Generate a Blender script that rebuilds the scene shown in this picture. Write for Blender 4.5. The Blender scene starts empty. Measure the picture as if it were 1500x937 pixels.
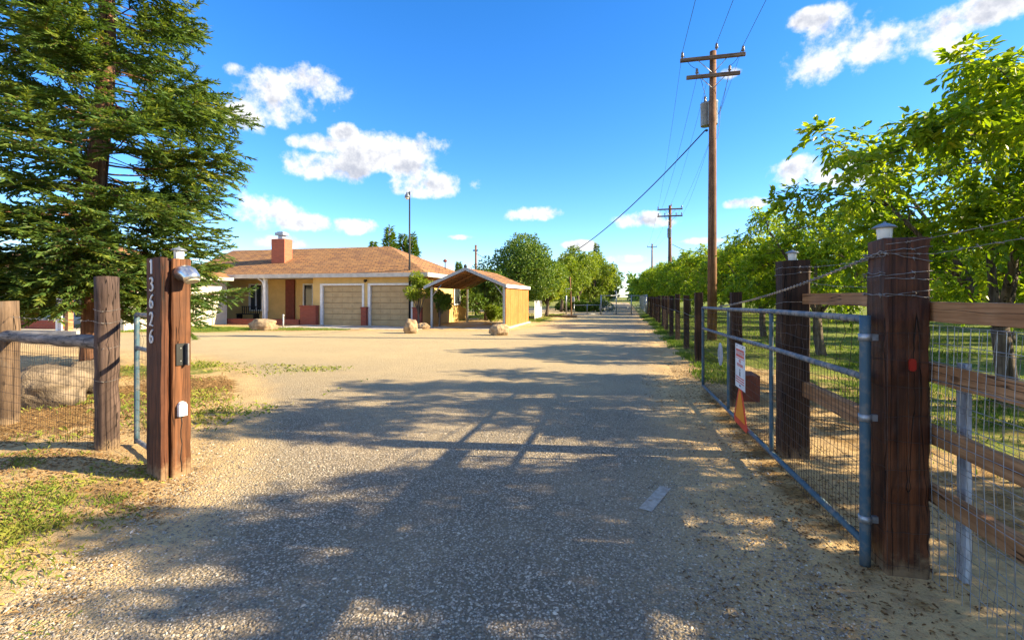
import bpy, bmesh, math, random
import numpy as np
from mathutils import Vector, Matrix, noise as mnoise

C = bpy.context.scene.collection
PI = math.pi
rnd = random.Random(7)
RNG = np.random.default_rng(11)

# ------------------------------------------------------------------ camera
CAM_H = 1.55
YAW = math.radians(12.9)
SA, CA = math.sin(YAW), math.cos(YAW)
cam = bpy.data.objects.new('camera', bpy.data.cameras.new('camera'))
C.objects.link(cam)
cam.location = (0, 0, CAM_H)
cam.rotation_euler = (PI / 2, 0, YAW)
cam.data.sensor_width = 36
cam.data.lens = 36 * 700 / 1500
cam.data.shift_y = -33.5 / 1500
cam.data.clip_start = 0.05
cam.data.clip_end = 6000
bpy.context.scene.camera = cam

def PZ(px, py, Z):
    """world point seen at a photograph pixel at the depth Z"""
    xc = (px - 750) / 700 * Z
    return Vector((-SA * Z + CA * xc, CA * Z + SA * xc, CAM_H - (py - 435) / 700 * Z))
def G(px, py):
    p = PZ(px, py, 700 * CAM_H / (py - 435)); p.z = 0
    return p

# ------------------------------------------------------------------ sun and view
SUN_EL = math.radians(25)
_b = math.radians(6)
SDX, SDY = CA * math.cos(_b) - (-SA) * math.sin(_b), SA * math.cos(_b) - CA * math.sin(_b)
_n = math.hypot(SDX, SDY); SDX /= _n; SDY /= _n
sdir = Vector((SDX * math.cos(SUN_EL), SDY * math.cos(SUN_EL), math.sin(SUN_EL)))
sun = bpy.data.objects.new('sun', bpy.data.lights.new('sun', 'SUN'))
C.objects.link(sun)
sun.data.energy = 5.0
sun.data.angle = math.radians(0.6)
sun.data.color = (1.0, 0.84, 0.55)
sun.location = (30, 0, 30)
sun.rotation_euler = sdir.to_track_quat('Z', 'Y').to_euler()

vs = bpy.context.scene.view_settings
vs.view_transform = 'Standard'; vs.look = 'None'; vs.gamma = 1; vs.use_curve_mapping = False
vs.exposure = 1.74
cy = bpy.context.scene.cycles
cy.max_bounces = 8; cy.diffuse_bounces = 3; cy.transparent_max_bounces = 12
cy.use_denoising = True

# ------------------------------------------------------------------ node helpers
class N:
    def __init__(s, tree): s.t = tree; s.n = tree.nodes; s.l = tree.links
    def new(s, typ, **kw):
        n = s.n.new(typ)
        for k, v in kw.items(): setattr(n, k, v)
        return n
    def put(s, sock, v):
        if v is None: return
        if hasattr(v, 'is_output'): s.l.new(v, sock)
        else:
            if hasattr(sock.default_value, '__len__') and not hasattr(v, '__len__'): v = (v,) * len(sock.default_value)
            if hasattr(v, '__len__') and len(v) == 3 and len(sock.default_value) == 4: v = (*v, 1)
            sock.default_value = v
    def m(s, op, a, b=None, c=None, clamp=False):
        n = s.new('ShaderNodeMath', operation=op, use_clamp=clamp)
        s.put(n.inputs[0], a); s.put(n.inputs[1], b); s.put(n.inputs[2], c)
        return n.outputs[0]
    def v(s, op, a, b=None):
        n = s.new('ShaderNodeVectorMath', operation=op)
        s.put(n.inputs[0], a); s.put(n.inputs[1], b)
        return n.outputs[0]
    def noise(s, vec, scale, detail=3, rough=0.55, dist=0, dim='3D'):
        n = s.new('ShaderNodeTexNoise', noise_dimensions=dim)
        s.put(n.inputs['Vector'], vec); n.inputs['Scale'].default_value = scale
        n.inputs['Detail'].default_value = detail; n.inputs['Roughness'].default_value = rough
        n.inputs['Distortion'].default_value = dist
        return n.outputs['Fac']
    def vor(s, vec, scale, out='Distance', feature='F1'):
        n = s.new('ShaderNodeTexVoronoi', feature=feature)
        s.put(n.inputs['Vector'], vec); n.inputs['Scale'].default_value = scale
        return n.outputs[out]
    def ss(s, x, a, b):
        n = s.new('ShaderNodeMapRange', interpolation_type='SMOOTHSTEP')
        s.put(n.inputs[0], x); n.inputs[1].default_value = a; n.inputs[2].default_value = b
        return n.outputs[0]
    def lin(s, x, a, b, c=0.0, d=1.0):
        n = s.new('ShaderNodeMapRange')
        s.put(n.inputs[0], x); n.inputs[1].default_value = a; n.inputs[2].default_value = b
        n.inputs[3].default_value = c; n.inputs[4].default_value = d
        return n.outputs[0]
    def mix(s, f, a, b, mode='MIX'):
        n = s.new('ShaderNodeMix', data_type='RGBA', blend_type=mode)
        s.put(n.inputs[0], f); s.put(n.inputs[6], a); s.put(n.inputs[7], b)
        return n.outputs[2]
    def ramp(s, f, stops):
        n = s.new('ShaderNodeValToRGB')
        e = n.color_ramp.elements
        while len(e) < len(stops): e.new(0.5)
        for q, (p, c) in zip(e, stops): q.position = p; q.color = (*c, 1)
        s.put(n.inputs[0], f)
        return n.outputs[0]
    def bump(s, h, dist=0.01, strength=1.0, normal=None):
        n = s.new('ShaderNodeBump'); n.inputs['Distance'].default_value = dist
        n.inputs['Strength'].default_value = strength
        s.put(n.inputs['Height'], h)
        if normal is not None: s.l.new(normal, n.inputs['Normal'])
        return n.outputs[0]
    def xyz(s, vec):
        n = s.new('ShaderNodeSeparateXYZ'); s.put(n.inputs[0], vec); return n.outputs
    def comb(s, x, y, z):
        n = s.new('ShaderNodeCombineXYZ'); s.put(n.inputs[0], x); s.put(n.inputs[1], y); s.put(n.inputs[2], z)
        return n.outputs[0]

# ------------------------------------------------------------------ sky with clouds (all by world direction)
world = bpy.data.worlds.new('World'); bpy.context.scene.world = world
world.use_nodes = True
w = N(world.node_tree); w.n.clear()
sky = w.new('ShaderNodeTexSky', sky_type='NISHITA')
sky.sun_disc = False
sky.sun_elevation = SUN_EL
sky.sun_rotation = math.atan2(SDX, SDY)
sky.air_density = 0.9; sky.dust_density = 0.15; sky.ozone_density = 3.0
hs = w.new('ShaderNodeHueSaturation'); hs.inputs['Saturation'].default_value = 1.30; hs.inputs['Value'].default_value = 1.0
w.l.new(sky.outputs[0], hs.inputs['Color'])
co = w.new('ShaderNodeTexCoord').outputs['Generated']
nrm = w.v('NORMALIZE', co)
dx, dy, dz = w.xyz(nrm)
az = w.m('ARCTAN2', dx, dy)
el = w.m('ARCSINE', dz)
def azel(px, py):
    d = (PZ(px, py, 1.0) - Vector((0, 0, CAM_H))).normalized()
    return math.atan2(d.x, d.y), math.asin(d.z)
CL = [(398, 138, 78, 42), (452, 120, 66, 26), (345, 104, 24, 14), (360, 165, 42, 30),
      (560, 222, 88, 30), (480, 246, 62, 22), (505, 196, 26, 14), (470, 210, 40, 14), (600, 245, 40, 20),
      (635, 271, 64, 19), (610, 280, 46, 12),
      (390, 308, 60, 28), (440, 324, 60, 14), (512, 330, 34, 13), (415, 355, 40, 11),
      (792, 313, 48, 11), (940, 323, 44, 13), (985, 326, 24, 8), (855, 359, 26, 8), (912, 379, 30, 7), (672, 347, 22, 5), (790, 350, 0.1, 0.1),
      (1195, 92, 50, 44), (1230, 50, 60, 40), (1290, 68, 74, 36), (1360, 48, 78, 34), (1440, 18, 60, 26), (1400, 70, 36, 16), (1190, 30, 40, 18),
      (1185, 250, 74, 22), (1250, 258, 50, 20), (1090, 297, 36, 9), (1068, 108, 22, 9), (1030, 352, 40, 6),
      (1600, 200, 120, 40), (-150, 200, 140, 60), (1750, 60, 100, 50), (1900, 300, 160, 30), (-500, 330, 200, 40)]
nA = w.noise(nrm, 7.0, 6, 0.62)
nB = w.noise(nrm, 17.0, 7, 0.62)
up = w.v('ADD', nrm, (0.006, 0.0, 0.016))
nA2 = w.noise(up, 7.0, 6, 0.62); nB2 = w.noise(up, 17.0, 7, 0.62)
field = None; vert = None
for px, py, rx, ry in CL:
    a0, e0 = azel(px, py)
    sx = abs(azel(px + rx, py)[0] - azel(px - rx, py)[0]) / 2; sy = abs(azel(px, py - ry)[1] - azel(px, py + ry)[1]) / 2
    if rx < 1: continue
    u = w.m('MULTIPLY', w.m('SUBTRACT', az, a0), 1 / sx)
    v = w.m('MULTIPLY', w.m('SUBTRACT', el, e0), 1 / sy)
    d = w.m('SUBTRACT', 1.0, w.m('ADD', w.m('MULTIPLY', u, u), w.m('MULTIPLY', v, v)))
    field = d if field is None else w.m('SMOOTH_MAX', field, d, 0.25)
# added unseen clouds behind and above the camera, neutral fill for the shade
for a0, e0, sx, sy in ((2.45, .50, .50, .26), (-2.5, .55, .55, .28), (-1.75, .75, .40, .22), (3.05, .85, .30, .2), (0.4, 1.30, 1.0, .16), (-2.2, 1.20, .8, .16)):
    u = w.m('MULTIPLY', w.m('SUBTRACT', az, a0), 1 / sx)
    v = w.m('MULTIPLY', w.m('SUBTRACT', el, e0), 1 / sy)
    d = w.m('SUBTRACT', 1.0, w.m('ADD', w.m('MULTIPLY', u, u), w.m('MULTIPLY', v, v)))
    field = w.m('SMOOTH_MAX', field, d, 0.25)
nn = w.m('ADD', w.m('MULTIPLY', w.m('SUBTRACT', nA, 0.5), 4.2), w.m('MULTIPLY', w.m('SUBTRACT', nB, 0.5), 4.4))
nn2 = w.m('ADD', w.m('MULTIPLY', w.m('SUBTRACT', nA2, 0.5), 4.2), w.m('MULTIPLY', w.m('SUBTRACT', nB2, 0.5), 4.4))
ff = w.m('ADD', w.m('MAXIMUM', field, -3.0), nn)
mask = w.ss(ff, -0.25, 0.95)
relief = w.m('SUBTRACT', nn, nn2)
shade = w.m('ADD', w.lin(relief, -1.1, 1.1, -0.28, 0.30), w.lin(ff, 0.2, 2.0, 0.98, 0.66))
shade = w.m('MINIMUM', shade, 1.0)
shade = w.m('MAXIMUM', shade, 0.55)
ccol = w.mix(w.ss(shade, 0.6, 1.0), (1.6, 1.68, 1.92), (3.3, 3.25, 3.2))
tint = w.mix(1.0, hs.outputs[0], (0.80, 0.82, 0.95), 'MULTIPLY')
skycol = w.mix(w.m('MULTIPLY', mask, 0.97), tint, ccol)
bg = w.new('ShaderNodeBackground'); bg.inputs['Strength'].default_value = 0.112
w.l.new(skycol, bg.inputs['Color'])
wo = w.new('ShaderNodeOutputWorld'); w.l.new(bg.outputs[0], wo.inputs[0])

# ------------------------------------------------------------------ materials
def newmat(name):
    m = bpy.data.materials.new(name); m.use_nodes = True
    n = N(m.node_tree)
    b = n.n['Principled BSDF']
    return m, n, b
def pm(name, c1, c2=None, scale=5, rough=0.7, bump=0.0, metal=0.0, stretch=(1, 1, 1), detail=4, spec=0.3, contrast=(0.35, 0.65), bscale=None):
    m, n, b = newmat(name)
    b.inputs['Roughness'].default_value = rough; b.inputs['Metallic'].default_value = metal
    b.inputs['Specular IOR Level'].default_value = spec
    v = n.new('ShaderNodeTexCoord').outputs['Object']
    v = n.v('MULTIPLY', v, stretch)
    f = n.noise(v, scale, detail, 0.6)
    col = n.mix(n.ss(f, *contrast), c1, c2 or tuple(x * 0.8 for x in c1))
    n.put(b.inputs['Base Color'], col)
    if bump: n.put(b.inputs['Normal'], n.bump(n.noise(v, bscale or scale * 3, 4, 0.65), bump))
    return m
def wood(name, dark, lite, axis=2, grain=30, rough=0.75, bump=0.004, wet=None):
    """long grain along one axis, cracks, blotches"""
    m, n, b = newmat(name)
    b.inputs['Roughness'].default_value = rough; b.inputs['Specular IOR Level'].default_value = 0.25
    o = n.new('ShaderNodeTexCoord').outputs['Object']
    st = [1, 1, 1]; st[axis] = 0.045
    v = n.v('MULTIPLY', o, tuple(st))
    g = n.noise(v, grain, 6, 0.7, 0.6)
    blot = n.noise(o, 2.3, 3, 0.6)
    st2 = [1, 1, 1]; st2[axis] = 0.022
    cr = n.noise(n.v('MULTIPLY', o, tuple(st2)), grain * 0.55, 2, 0.5, 0.25)
    crack = n.ss(n.m('ABSOLUTE', n.m('SUBTRACT', cr, 0.5)), 0.0, 0.013)
    col = n.mix(n.ss(g, 0.3, 0.7), dark, lite)
    col = n.mix(n.m('MULTIPLY', n.ss(blot, 0.42, 0.62), 0.55), col, dark)
    vk = n.new('ShaderNodeTexVoronoi'); st3 = [1, 1, 1]; st3[axis] = 0.45
    n.put(vk.inputs['Vector'], n.v('MULTIPLY', o, tuple(st3))); vk.inputs['Scale'].default_value = 7.0
    kn = n.m('MULTIPLY', n.ss(vk.outputs['Distance'], 0.16, 0.08), n.m('GREATER_THAN', n.xyz(vk.outputs['Color'])[0], 0.72))
    col = n.mix(n.m('MULTIPLY', kn, 0.8), col, tuple(x * 0.4 for x in dark))
    wth = n.ss(n.noise(n.v('MULTIPLY', o, tuple(0.25 if k == axis else 1 for k in range(3))), 9, 5, 0.7), 0.58, 0.72)
    gy = sum(lite) / 3 * 1.25
    col = n.mix(n.m('MULTIPLY', wth, 0.22), col, (gy * 1.15, gy, gy * 0.85))
    if axis == 2:
        oz = n.xyz(o)[2]
        sp = n.ss(n.m('ADD', oz, n.m('MULTIPLY', n.m('SUBTRACT', n.noise(o, 14, 4, 0.7), 0.5), 0.35)), 0.16, 0.0)
        col = n.mix(n.m('MULTIPLY', sp, 0.55), col, (0.34, 0.235, 0.13))
    col = n.mix(crack, tuple(x * 0.25 for x in dark), col)
    n.put(b.inputs['Base Color'], col)
    h = n.m('ADD', n.m('MULTIPLY', g, 0.6), n.m('MULTIPLY', crack, 1.0))
    n.put(b.inputs['Normal'], n.bump(h, bump))
    return m
def leafmat(name, stops, trans=0.35, rough=0.5, tint=(1.25, 1.25, 0.5)):
    m, n, b = newmat(name)
    at = n.new('ShaderNodeAttribute', attribute_name='tone').outputs['Fac']
    o = n.new('ShaderNodeTexCoord').outputs['Object']
    f = n.m('ADD', n.m('MULTIPLY', at, 0.75), n.m('MULTIPLY', n.noise(o, 1.2, 2), 0.25))
    col = n.ramp(f, stops)
    b.inputs['Roughness'].default_value = rough; b.inputs['Specular IOR Level'].default_value = 0.35
    n.put(b.inputs['Base Color'], col)
    tr = n.new('ShaderNodeBsdfTranslucent')
    n.put(tr.inputs['Color'], n.mix(1.0, col, tint, 'MULTIPLY'))
    mx = n.new('ShaderNodeMixShader'); mx.inputs[0].default_value = trans
    n.l.new(b.outputs[0], mx.inputs[1]); n.l.new(tr.outputs[0], mx.inputs[2])
    out = [q for q in n.n if q.type == 'OUTPUT_MATERIAL'][0]
    n.l.new(mx.outputs[0], out.inputs[0])
    return m
def brickmat(name, c1, c2, mortar, w_=0.2, h_=0.067, msz=0.008):
    m, n, b = newmat(name)
    b.inputs['Roughness'].default_value = 0.85
    x, y, z = n.xyz(n.new('ShaderNodeTexCoord').outputs['Object'])
    v = n.comb(n.m('ADD', x, y), z, 0.0)
    t = n.new('ShaderNodeTexBrick'); n.put(t.inputs['Vector'], v)
    n.put(t.inputs['Color1'], c1); n.put(t.inputs['Color2'], c2); n.put(t.inputs['Mortar'], mortar)
    t.inputs['Scale'].default_value = 1; t.inputs['Brick Width'].default_value = w_; t.inputs['Row Height'].default_value = h_
    t.inputs['Mortar Size'].default_value = msz
    o = n.new('ShaderNodeTexCoord').outputs['Object']
    col = n.mix(n.m('MULTIPLY', n.noise(o, 6, 4), 0.6), t.outputs['Color'], tuple(q * 0.5 for q in c1))
    n.put(b.inputs['Base Color'], col)
    n.put(b.inputs['Normal'], n.bump(n.m('SUBTRACT', 1.0, t.outputs['Fac']), 0.008))
    return m

def dirt_nodes(n):
    """sandy ground colour and height by world position"""
    o = n.new('ShaderNodeNewGeometry').outputs['Position']
    a = n.noise(o, 0.55, 5, 0.6); b_ = n.noise(o, 9, 5, 0.7); c_ = n.noise(o, 70, 3, 0.7)
    col = n.mix(n.ss(a, 0.35, 0.68), (0.60, 0.42, 0.20), (0.44, 0.295, 0.14))
    col = n.mix(n.m('MULTIPLY', n.ss(b_, 0.45, 0.7), 0.55), col, (0.27, 0.17, 0.095))
    col = n.mix(n.m('MULTIPLY', n.ss(c_, 0.56, 0.72), 0.75), col, (0.15, 0.10, 0.06))
    col = n.mix(n.m('MULTIPLY', n.ss(n.noise(o, 130, 2, 0.6), 0.6, 0.72), 0.4), col, (0.62, 0.52, 0.36))
    h = n.m('ADD', n.m('MULTIPLY', b_, 1.0), n.m('MULTIPLY', c_, 0.45))
    return o, col, h
M = {}
# ground
m, n, b = newmat('sandy_ground'); M['ground'] = m
o, dcol, dh = dirt_nodes(n)
gr = n.new('ShaderNodeAttribute', attribute_name='green').outputs['Fac']
dry = n.new('ShaderNodeAttribute', attribute_name='dry').outputs['Fac']
gn = n.noise(o, 1.3, 5, 0.7)
gm = n.ss(n.m('ADD', gr, n.m('MULTIPLY', n.m('SUBTRACT', gn, 0.5), 1.1)), 0.38, 0.62)
gcol = n.mix(n.ss(n.noise(o, 14, 4, 0.7), 0.35, 0.65), (0.075, 0.13, 0.018), (0.24, 0.24, 0.05))
dm = n.ss(n.m('ADD', dry, n.m('MULTIPLY', n.m('SUBTRACT', n.noise(o, 3.5, 5, 0.7), 0.5), 1.0)), 0.4, 0.62)
drc = n.mix(n.ss(n.noise(n.v('MULTIPLY', o, (1, 2.5, 1)), 35, 4, 0.7), 0.38, 0.62), (0.36, 0.22, 0.08), (0.14, 0.08, 0.035))
col = n.mix(dm, dcol, drc); col = n.mix(gm, col, gcol)
n.put(b.inputs['Base Color'], col); b.inputs['Roughness'].default_value = 0.95; b.inputs['Specular IOR Level'].default_value = 0.1
n.put(b.inputs['Normal'], n.bump(dh, 0.03))
# chip-seal drive
m, n, b = newmat('chip_seal'); M['drive'] = m
o, dcol, dh = dirt_nodes(n)
wrp = n.new('ShaderNodeTexNoise'); n.put(wrp.inputs['Vector'], o); wrp.inputs['Scale'].default_value = 40
ow = n.v('ADD', o, n.v('MULTIPLY', wrp.outputs['Color'], (0.012, 0.012, 0)))
v1 = n.new('ShaderNodeTexVoronoi'); n.put(v1.inputs['Vector'], ow); v1.inputs['Scale'].default_value = 58
v2 = n.vor(ow, 135, 'Distance')
rc = n.xyz(v1.outputs['Color'])
chip = n.ramp(rc[0], [(0.0, (0.11, 0.09, 0.07)), (0.3, (0.36, 0.31, 0.26)), (0.72, (0.52, 0.45, 0.36)), (1.0, (0.80, 0.71, 0.58))])
gap = n.ss(v1.outputs['Distance'], 0.25, 0.54)
col = n.mix(n.m('MULTIPLY', gap, 0.9), chip, (0.075, 0.062, 0.052))
# far away the single chips average out: large scale variation stays
big = n.noise(o, 0.45, 5, 0.6); mid = n.noise(n.v('MULTIPLY', o, (1, 2.2, 1)), 2.2, 4, 0.6)
px_, py_, pz_ = n.xyz(o)
wob_ = n.m('MULTIPLY', n.m('SUBTRACT', n.noise(o, 0.22, 2), 0.5), 1.4)
trk = n.m('ABSOLUTE', n.m('SUBTRACT', n.m('ABSOLUTE', n.m('ADD', n.m('ADD', px_, 0.75), wob_)), 0.78))
trk = n.m('MULTIPLY', n.ss(trk, 0.38, 0.05), n.ss(n.noise(o, 1.1, 4), 0.3, 0.6))
col = n.mix(n.m('MULTIPLY', n.ss(big, 0.38, 0.66), 0.5), col, (0.45, 0.335, 0.205))
col = n.mix(n.m('MULTIPLY', trk, 0.22), col, (0.20, 0.165, 0.125))
stn = n.ss(n.noise(o, 5.5, 6, 0.75), 0.60, 0.72)
col = n.mix(n.m('MULTIPLY', stn, 0.35), col, (0.13, 0.10, 0.07))
col = n.mix(n.m('MULTIPLY', n.ss(mid, 0.5, 0.72), 0.35), col, (0.20, 0.15, 0.10))
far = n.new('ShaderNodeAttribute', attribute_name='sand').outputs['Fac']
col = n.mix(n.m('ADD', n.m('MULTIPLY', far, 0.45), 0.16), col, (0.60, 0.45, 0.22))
edge = n.new('ShaderNodeAttribute', attribute_name='edge').outputs['Fac']
em = n.ss(n.m('ADD', edge, n.m('ADD', n.m('MULTIPLY', n.m('SUBTRACT', n.noise(o, 2.0, 4, 0.65), 0.5), 0.9), n.m('MULTIPLY', n.m('SUBTRACT', n.noise(o, 60, 3, 0.7), 0.5), 0.5))), 0.15, 0.85)
n.put(b.inputs['Base Color'], n.mix(em, dcol, col))
b.inputs['Roughness'].default_value = 0.85; b.inputs['Specular IOR Level'].default_value = 0.2
hh = n.m('ADD', n.m('MULTIPLY', n.m('SUBTRACT', 1.0, v1.outputs['Distance']), 1.0), n.m('MULTIPLY', v2, -0.3))
n.put(b.inputs['Normal'], n.bump(hh, 0.012))
M['concrete'] = pm('pale_concrete', (0.50, 0.46, 0.40), (0.38, 0.34, 0.29), 3, 0.9, 0.004)
M['patch'] = pm('worn_pale_strip', (0.48, 0.42, 0.34), (0.33, 0.28, 0.22), 18, 0.9, 0.004, detail=6)
# woods
M['post_dark'] = wood('dark_creosoted_timber', (0.020, 0.006, 0.003), (0.155, 0.050, 0.018), 2, 26, 0.55, 0.006)
M['post_brown'] = wood('reddish_brown_timber', (0.055, 0.020, 0.008), (0.185, 0.072, 0.028), 2, 30, 0.7, 0.005)
M['post_mid'] = wood('deep_reddish_timber', (0.035, 0.011, 0.005), (0.125, 0.042, 0.018), 2, 30, 0.7, 0.005)
M['post_black'] = wood('blackened_timber', (0.018, 0.009, 0.006), (0.085, 0.042, 0.022), 2, 24, 0.8, 0.006)
M['post_grey'] = wood('weathered_grey_brown_timber', (0.040, 0.025, 0.020), (0.135, 0.088, 0.070), 2, 26, 0.85, 0.008)
M['log_pale'] = wood('pale_peeled_log', (0.06, 0.038, 0.024), (0.20, 0.13, 0.08), 2, 22, 0.85, 0.008)
M['log_rail'] = wood('silvered_log_rail', (0.07, 0.07, 0.075), (0.30, 0.27, 0.25), 0, 22, 0.85, 0.008)
M['board'] = wood('sawn_redwood_board', (0.24, 0.105, 0.040), (0.52, 0.27, 0.125), 1, 26, 0.7, 0.004)
M['pole'] = wood('utility_pole_timber', (0.10, 0.045, 0.022), (0.30, 0.16, 0.085), 2, 14, 0.85, 0.012)
M['arm'] = wood('crossarm_timber', (0.10, 0.065, 0.045), (0.26, 0.18, 0.12), 0, 20, 0.85, 0.008)
M['ply'] = wood('honey_plywood', (0.32, 0.125, 0.03), (0.47, 0.20, 0.052), 2, 12, 0.75, 0.002)
M['bark'] = wood('redwood_bark', (0.055, 0.026, 0.015), (0.24, 0.12, 0.07), 2, 16, 0.95, 0.03)
M['bark_w'] = wood('walnut_bark', (0.055, 0.04, 0.03), (0.22, 0.17, 0.13), 2, 14, 0.95, 0.02)
# metals, paint
M['galv'] = pm('galvanised_steel', (0.42, 0.44, 0.46), (0.28, 0.29, 0.30), 20, 0.45, 0.0005, 0.7)
M['wire'] = pm('dull_wire', (0.30, 0.30, 0.30), (0.16, 0.13, 0.11), 30, 0.5, 0, 0.6)
M['wire_dark'] = pm('rusty_dark_wire', (0.10, 0.07, 0.055), (0.05, 0.035, 0.03), 30, 0.6, 0, 0.4)
M['cable'] = pm('black_cable', (0.02, 0.02, 0.022), None, 5, 0.5)
M['chain'] = pm('weathered_chain_steel', (0.36, 0.33, 0.30), (0.2, 0.16, 0.13), 40, 0.5, 0, 0.5)
M['blue_paint'] = pm('blue_grey_gate_paint', (0.055, 0.105, 0.14), (0.15, 0.155, 0.15), 14, 0.5, 0.001, 0.1, contrast=(0.45, 0.7))
M['dull_paint'] = pm('faded_gate_paint', (0.13, 0.16, 0.19), (0.32, 0.28, 0.25), 10, 0.6, 0.001, 0.2, contrast=(0.42, 0.62))
M['white_paint'] = pm('white_paint', (0.78, 0.78, 0.78), (0.66, 0.66, 0.66), 5, 0.5)
M['cream_trim'] = pm('aged_cream_trim', (0.58, 0.54, 0.47), (0.48, 0.44, 0.38), 4, 0.7)
M['old_white'] = pm('chalky_white_paint', (0.50, 0.52, 0.55), (0.24, 0.24, 0.25), 16, 0.8, 0.003, stretch=(1, 1, 0.3))
M['stucco'] = pm('tan_stucco', (0.68, 0.46, 0.18), (0.60, 0.40, 0.15), 2, 0.9, 0.004, bscale=60)
M['stucco_pale'] = pm('pale_stucco', (0.62, 0.57, 0.46), (0.56, 0.51, 0.41), 2, 0.9, 0.004, bscale=60)
M['garage'] = pm('beige_garage_paint', (0.50, 0.36, 0.19), (0.44, 0.31, 0.16), 3, 0.6)
M['seam'] = pm('shaded_seam_paint', (0.26, 0.18, 0.095), None, 3, 0.8)
M['silver'] = pm('brushed_silver', (0.62, 0.64, 0.66), (0.5, 0.5, 0.5), 30, 0.28, 0, 0.9)
M['black'] = pm('black_plastic', (0.02, 0.02, 0.02), None, 5, 0.5)
M['cream'] = pm('cream_lens', (0.75, 0.68, 0.5), None, 5, 0.4)
M['frost'] = pm('frosted_plastic', (0.80, 0.78, 0.70), (0.7, 0.68, 0.6), 10, 0.35)
M['capgrey'] = pm('grey_lamp_cap', (0.22, 0.25, 0.29), (0.16, 0.18, 0.2), 12, 0.4, 0, 0.3)
M['dark_red'] = pm('dark_red_paint', (0.20, 0.05, 0.03), (0.15, 0.04, 0.025), 6, 0.7)
M['red'] = pm('red_reflector', (0.32, 0.022, 0.012), (0.24, 0.02, 0.012), 8, 0.3)
M['sign_red'] = pm('red_print', (0.72, 0.06, 0.03), None, 5, 0.5)
M['sign_orange'] = pm('orange_reflective', (0.95, 0.30, 0.01), (0.85, 0.26, 0.01), 5, 0.4)
M['ink'] = pm('black_ink', (0.03, 0.03, 0.03), None, 5, 0.6)
M['blue_ink'] = pm('navy_ink', (0.05, 0.07, 0.2), None, 5, 0.6)
M['rock'] = pm('buff_granite', (0.44, 0.31, 0.175), (0.22, 0.15, 0.09), 3.5, 0.9, 0.06, detail=6, bscale=6)
M['rock_grey'] = pm('grey_buff_boulder', (0.24, 0.18, 0.12), (0.09, 0.068, 0.048), 5, 0.95, 0.06, detail=7, bscale=7)
M['brick'] = brickmat('red_brick', (0.42, 0.075, 0.035), (0.30, 0.05, 0.028), (0.26, 0.16, 0.12))
M['brick_ch'] = brickmat('chimney_brick', (0.60, 0.15, 0.065), (0.46, 0.10, 0.05), (0.36, 0.19, 0.12), 0.2, 0.07)
m, n, b = newmat('window_glass'); M['glass'] = m
n.put(b.inputs['Base Color'], (0.03, 0.035, 0.04)); b.inputs['Roughness'].default_value = 0.08
m, n, b = newmat('ceramic'); M['ceramic'] = m
n.put(b.inputs['Base Color'], (0.12, 0.10, 0.10)); b.inputs['Roughness'].default_value = 0.25
# shingles
m, n, b = newmat('brown_shingles'); M['shingle'] = m
x, y, z = n.xyz(n.new('ShaderNodeTexCoord').outputs['Object'])
vv = n.comb(n.m('ADD', x, n.m('MULTIPLY', y, 0.37)), n.m('MULTIPLY', z, 2.5), 0)
t = n.new('ShaderNodeTexBrick'); n.put(t.inputs['Vector'], vv)
t.inputs['Scale'].default_value = 1; t.inputs['Brick Width'].default_value = 0.42; t.inputs['Row Height'].default_value = 0.24; t.inputs['Mortar Size'].default_value = 0.02
n.put(t.inputs['Color1'], (0.33, 0.155, 0.045)); n.put(t.inputs['Color2'], (0.19, 0.085, 0.034)); n.put(t.inputs['Mortar'], (0.06, 0.03, 0.015))
oc = n.new('ShaderNodeTexCoord').outputs['Object']
n.put(b.inputs['Base Color'], n.mix(n.m('MULTIPLY', n.ss(n.noise(oc, 1.3, 5), 0.4, 0.7), 0.35), t.outputs['Color'], (0.36, 0.19, 0.065)))
b.inputs['Roughness'].default_value = 0.95
n.put(b.inputs['Normal'], n.bump(n.m('SUBTRACT', 1.0, t.outputs['Fac']), 0.015))
# leaves
M['walnut'] = leafmat('walnut_leaf', [(0.12, (0.04, 0.095, 0.008)), (0.38, (0.14, 0.24, 0.013)), (0.7, (0.28, 0.37, 0.020)), (1.0, (0.50, 0.48, 0.04))], 0.50, 0.42, (1.5, 1.42, 0.45))
M['redwood'] = leafmat('redwood_needle', [(0.1, (0.030, 0.072, 0.026)), (0.45, (0.09, 0.16, 0.034)), (0.78, (0.26, 0.31, 0.055)), (1.0, (0.46, 0.36, 0.08))], 0.4, 0.5, (1.4, 1.3, 0.5))
M['dense'] = leafmat('dense_leaf', [(0.1, (0.04, 0.09, 0.012)), (0.5, (0.11, 0.19, 0.018)), (0.85, (0.24, 0.30, 0.026)), (1.0, (0.36, 0.36, 0.04))], 0.3, 0.5)
M['lite'] = leafmat('light_leaf', [(0.1, (0.07, 0.13, 0.014)), (0.5, (0.20, 0.27, 0.018)), (0.85, (0.36, 0.38, 0.028)), (1.0, (0.48, 0.42, 0.05))], 0.38, 0.5)
M['grass'] = leafmat('grass_blade', [(0.1, (0.05, 0.11, 0.012)), (0.5, (0.12, 0.20, 0.02)), (0.8, (0.27, 0.28, 0.045)), (1.0, (0.48, 0.36, 0.12))], 0.3, 0.6)
M['litter'] = leafmat('dry_leaf', [(0.1, (0.07, 0.035, 0.015)), (0.5, (0.22, 0.12, 0.045)), (1.0, (0.46, 0.30, 0.13))], 0.1, 0.8)
M['chipstone'] = leafmat('loose_chip', [(0.0, (0.06, 0.05, 0.045)), (0.5, (0.30, 0.25, 0.19)), (1.0, (0.78, 0.68, 0.54))], 0.0, 0.8)

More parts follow.
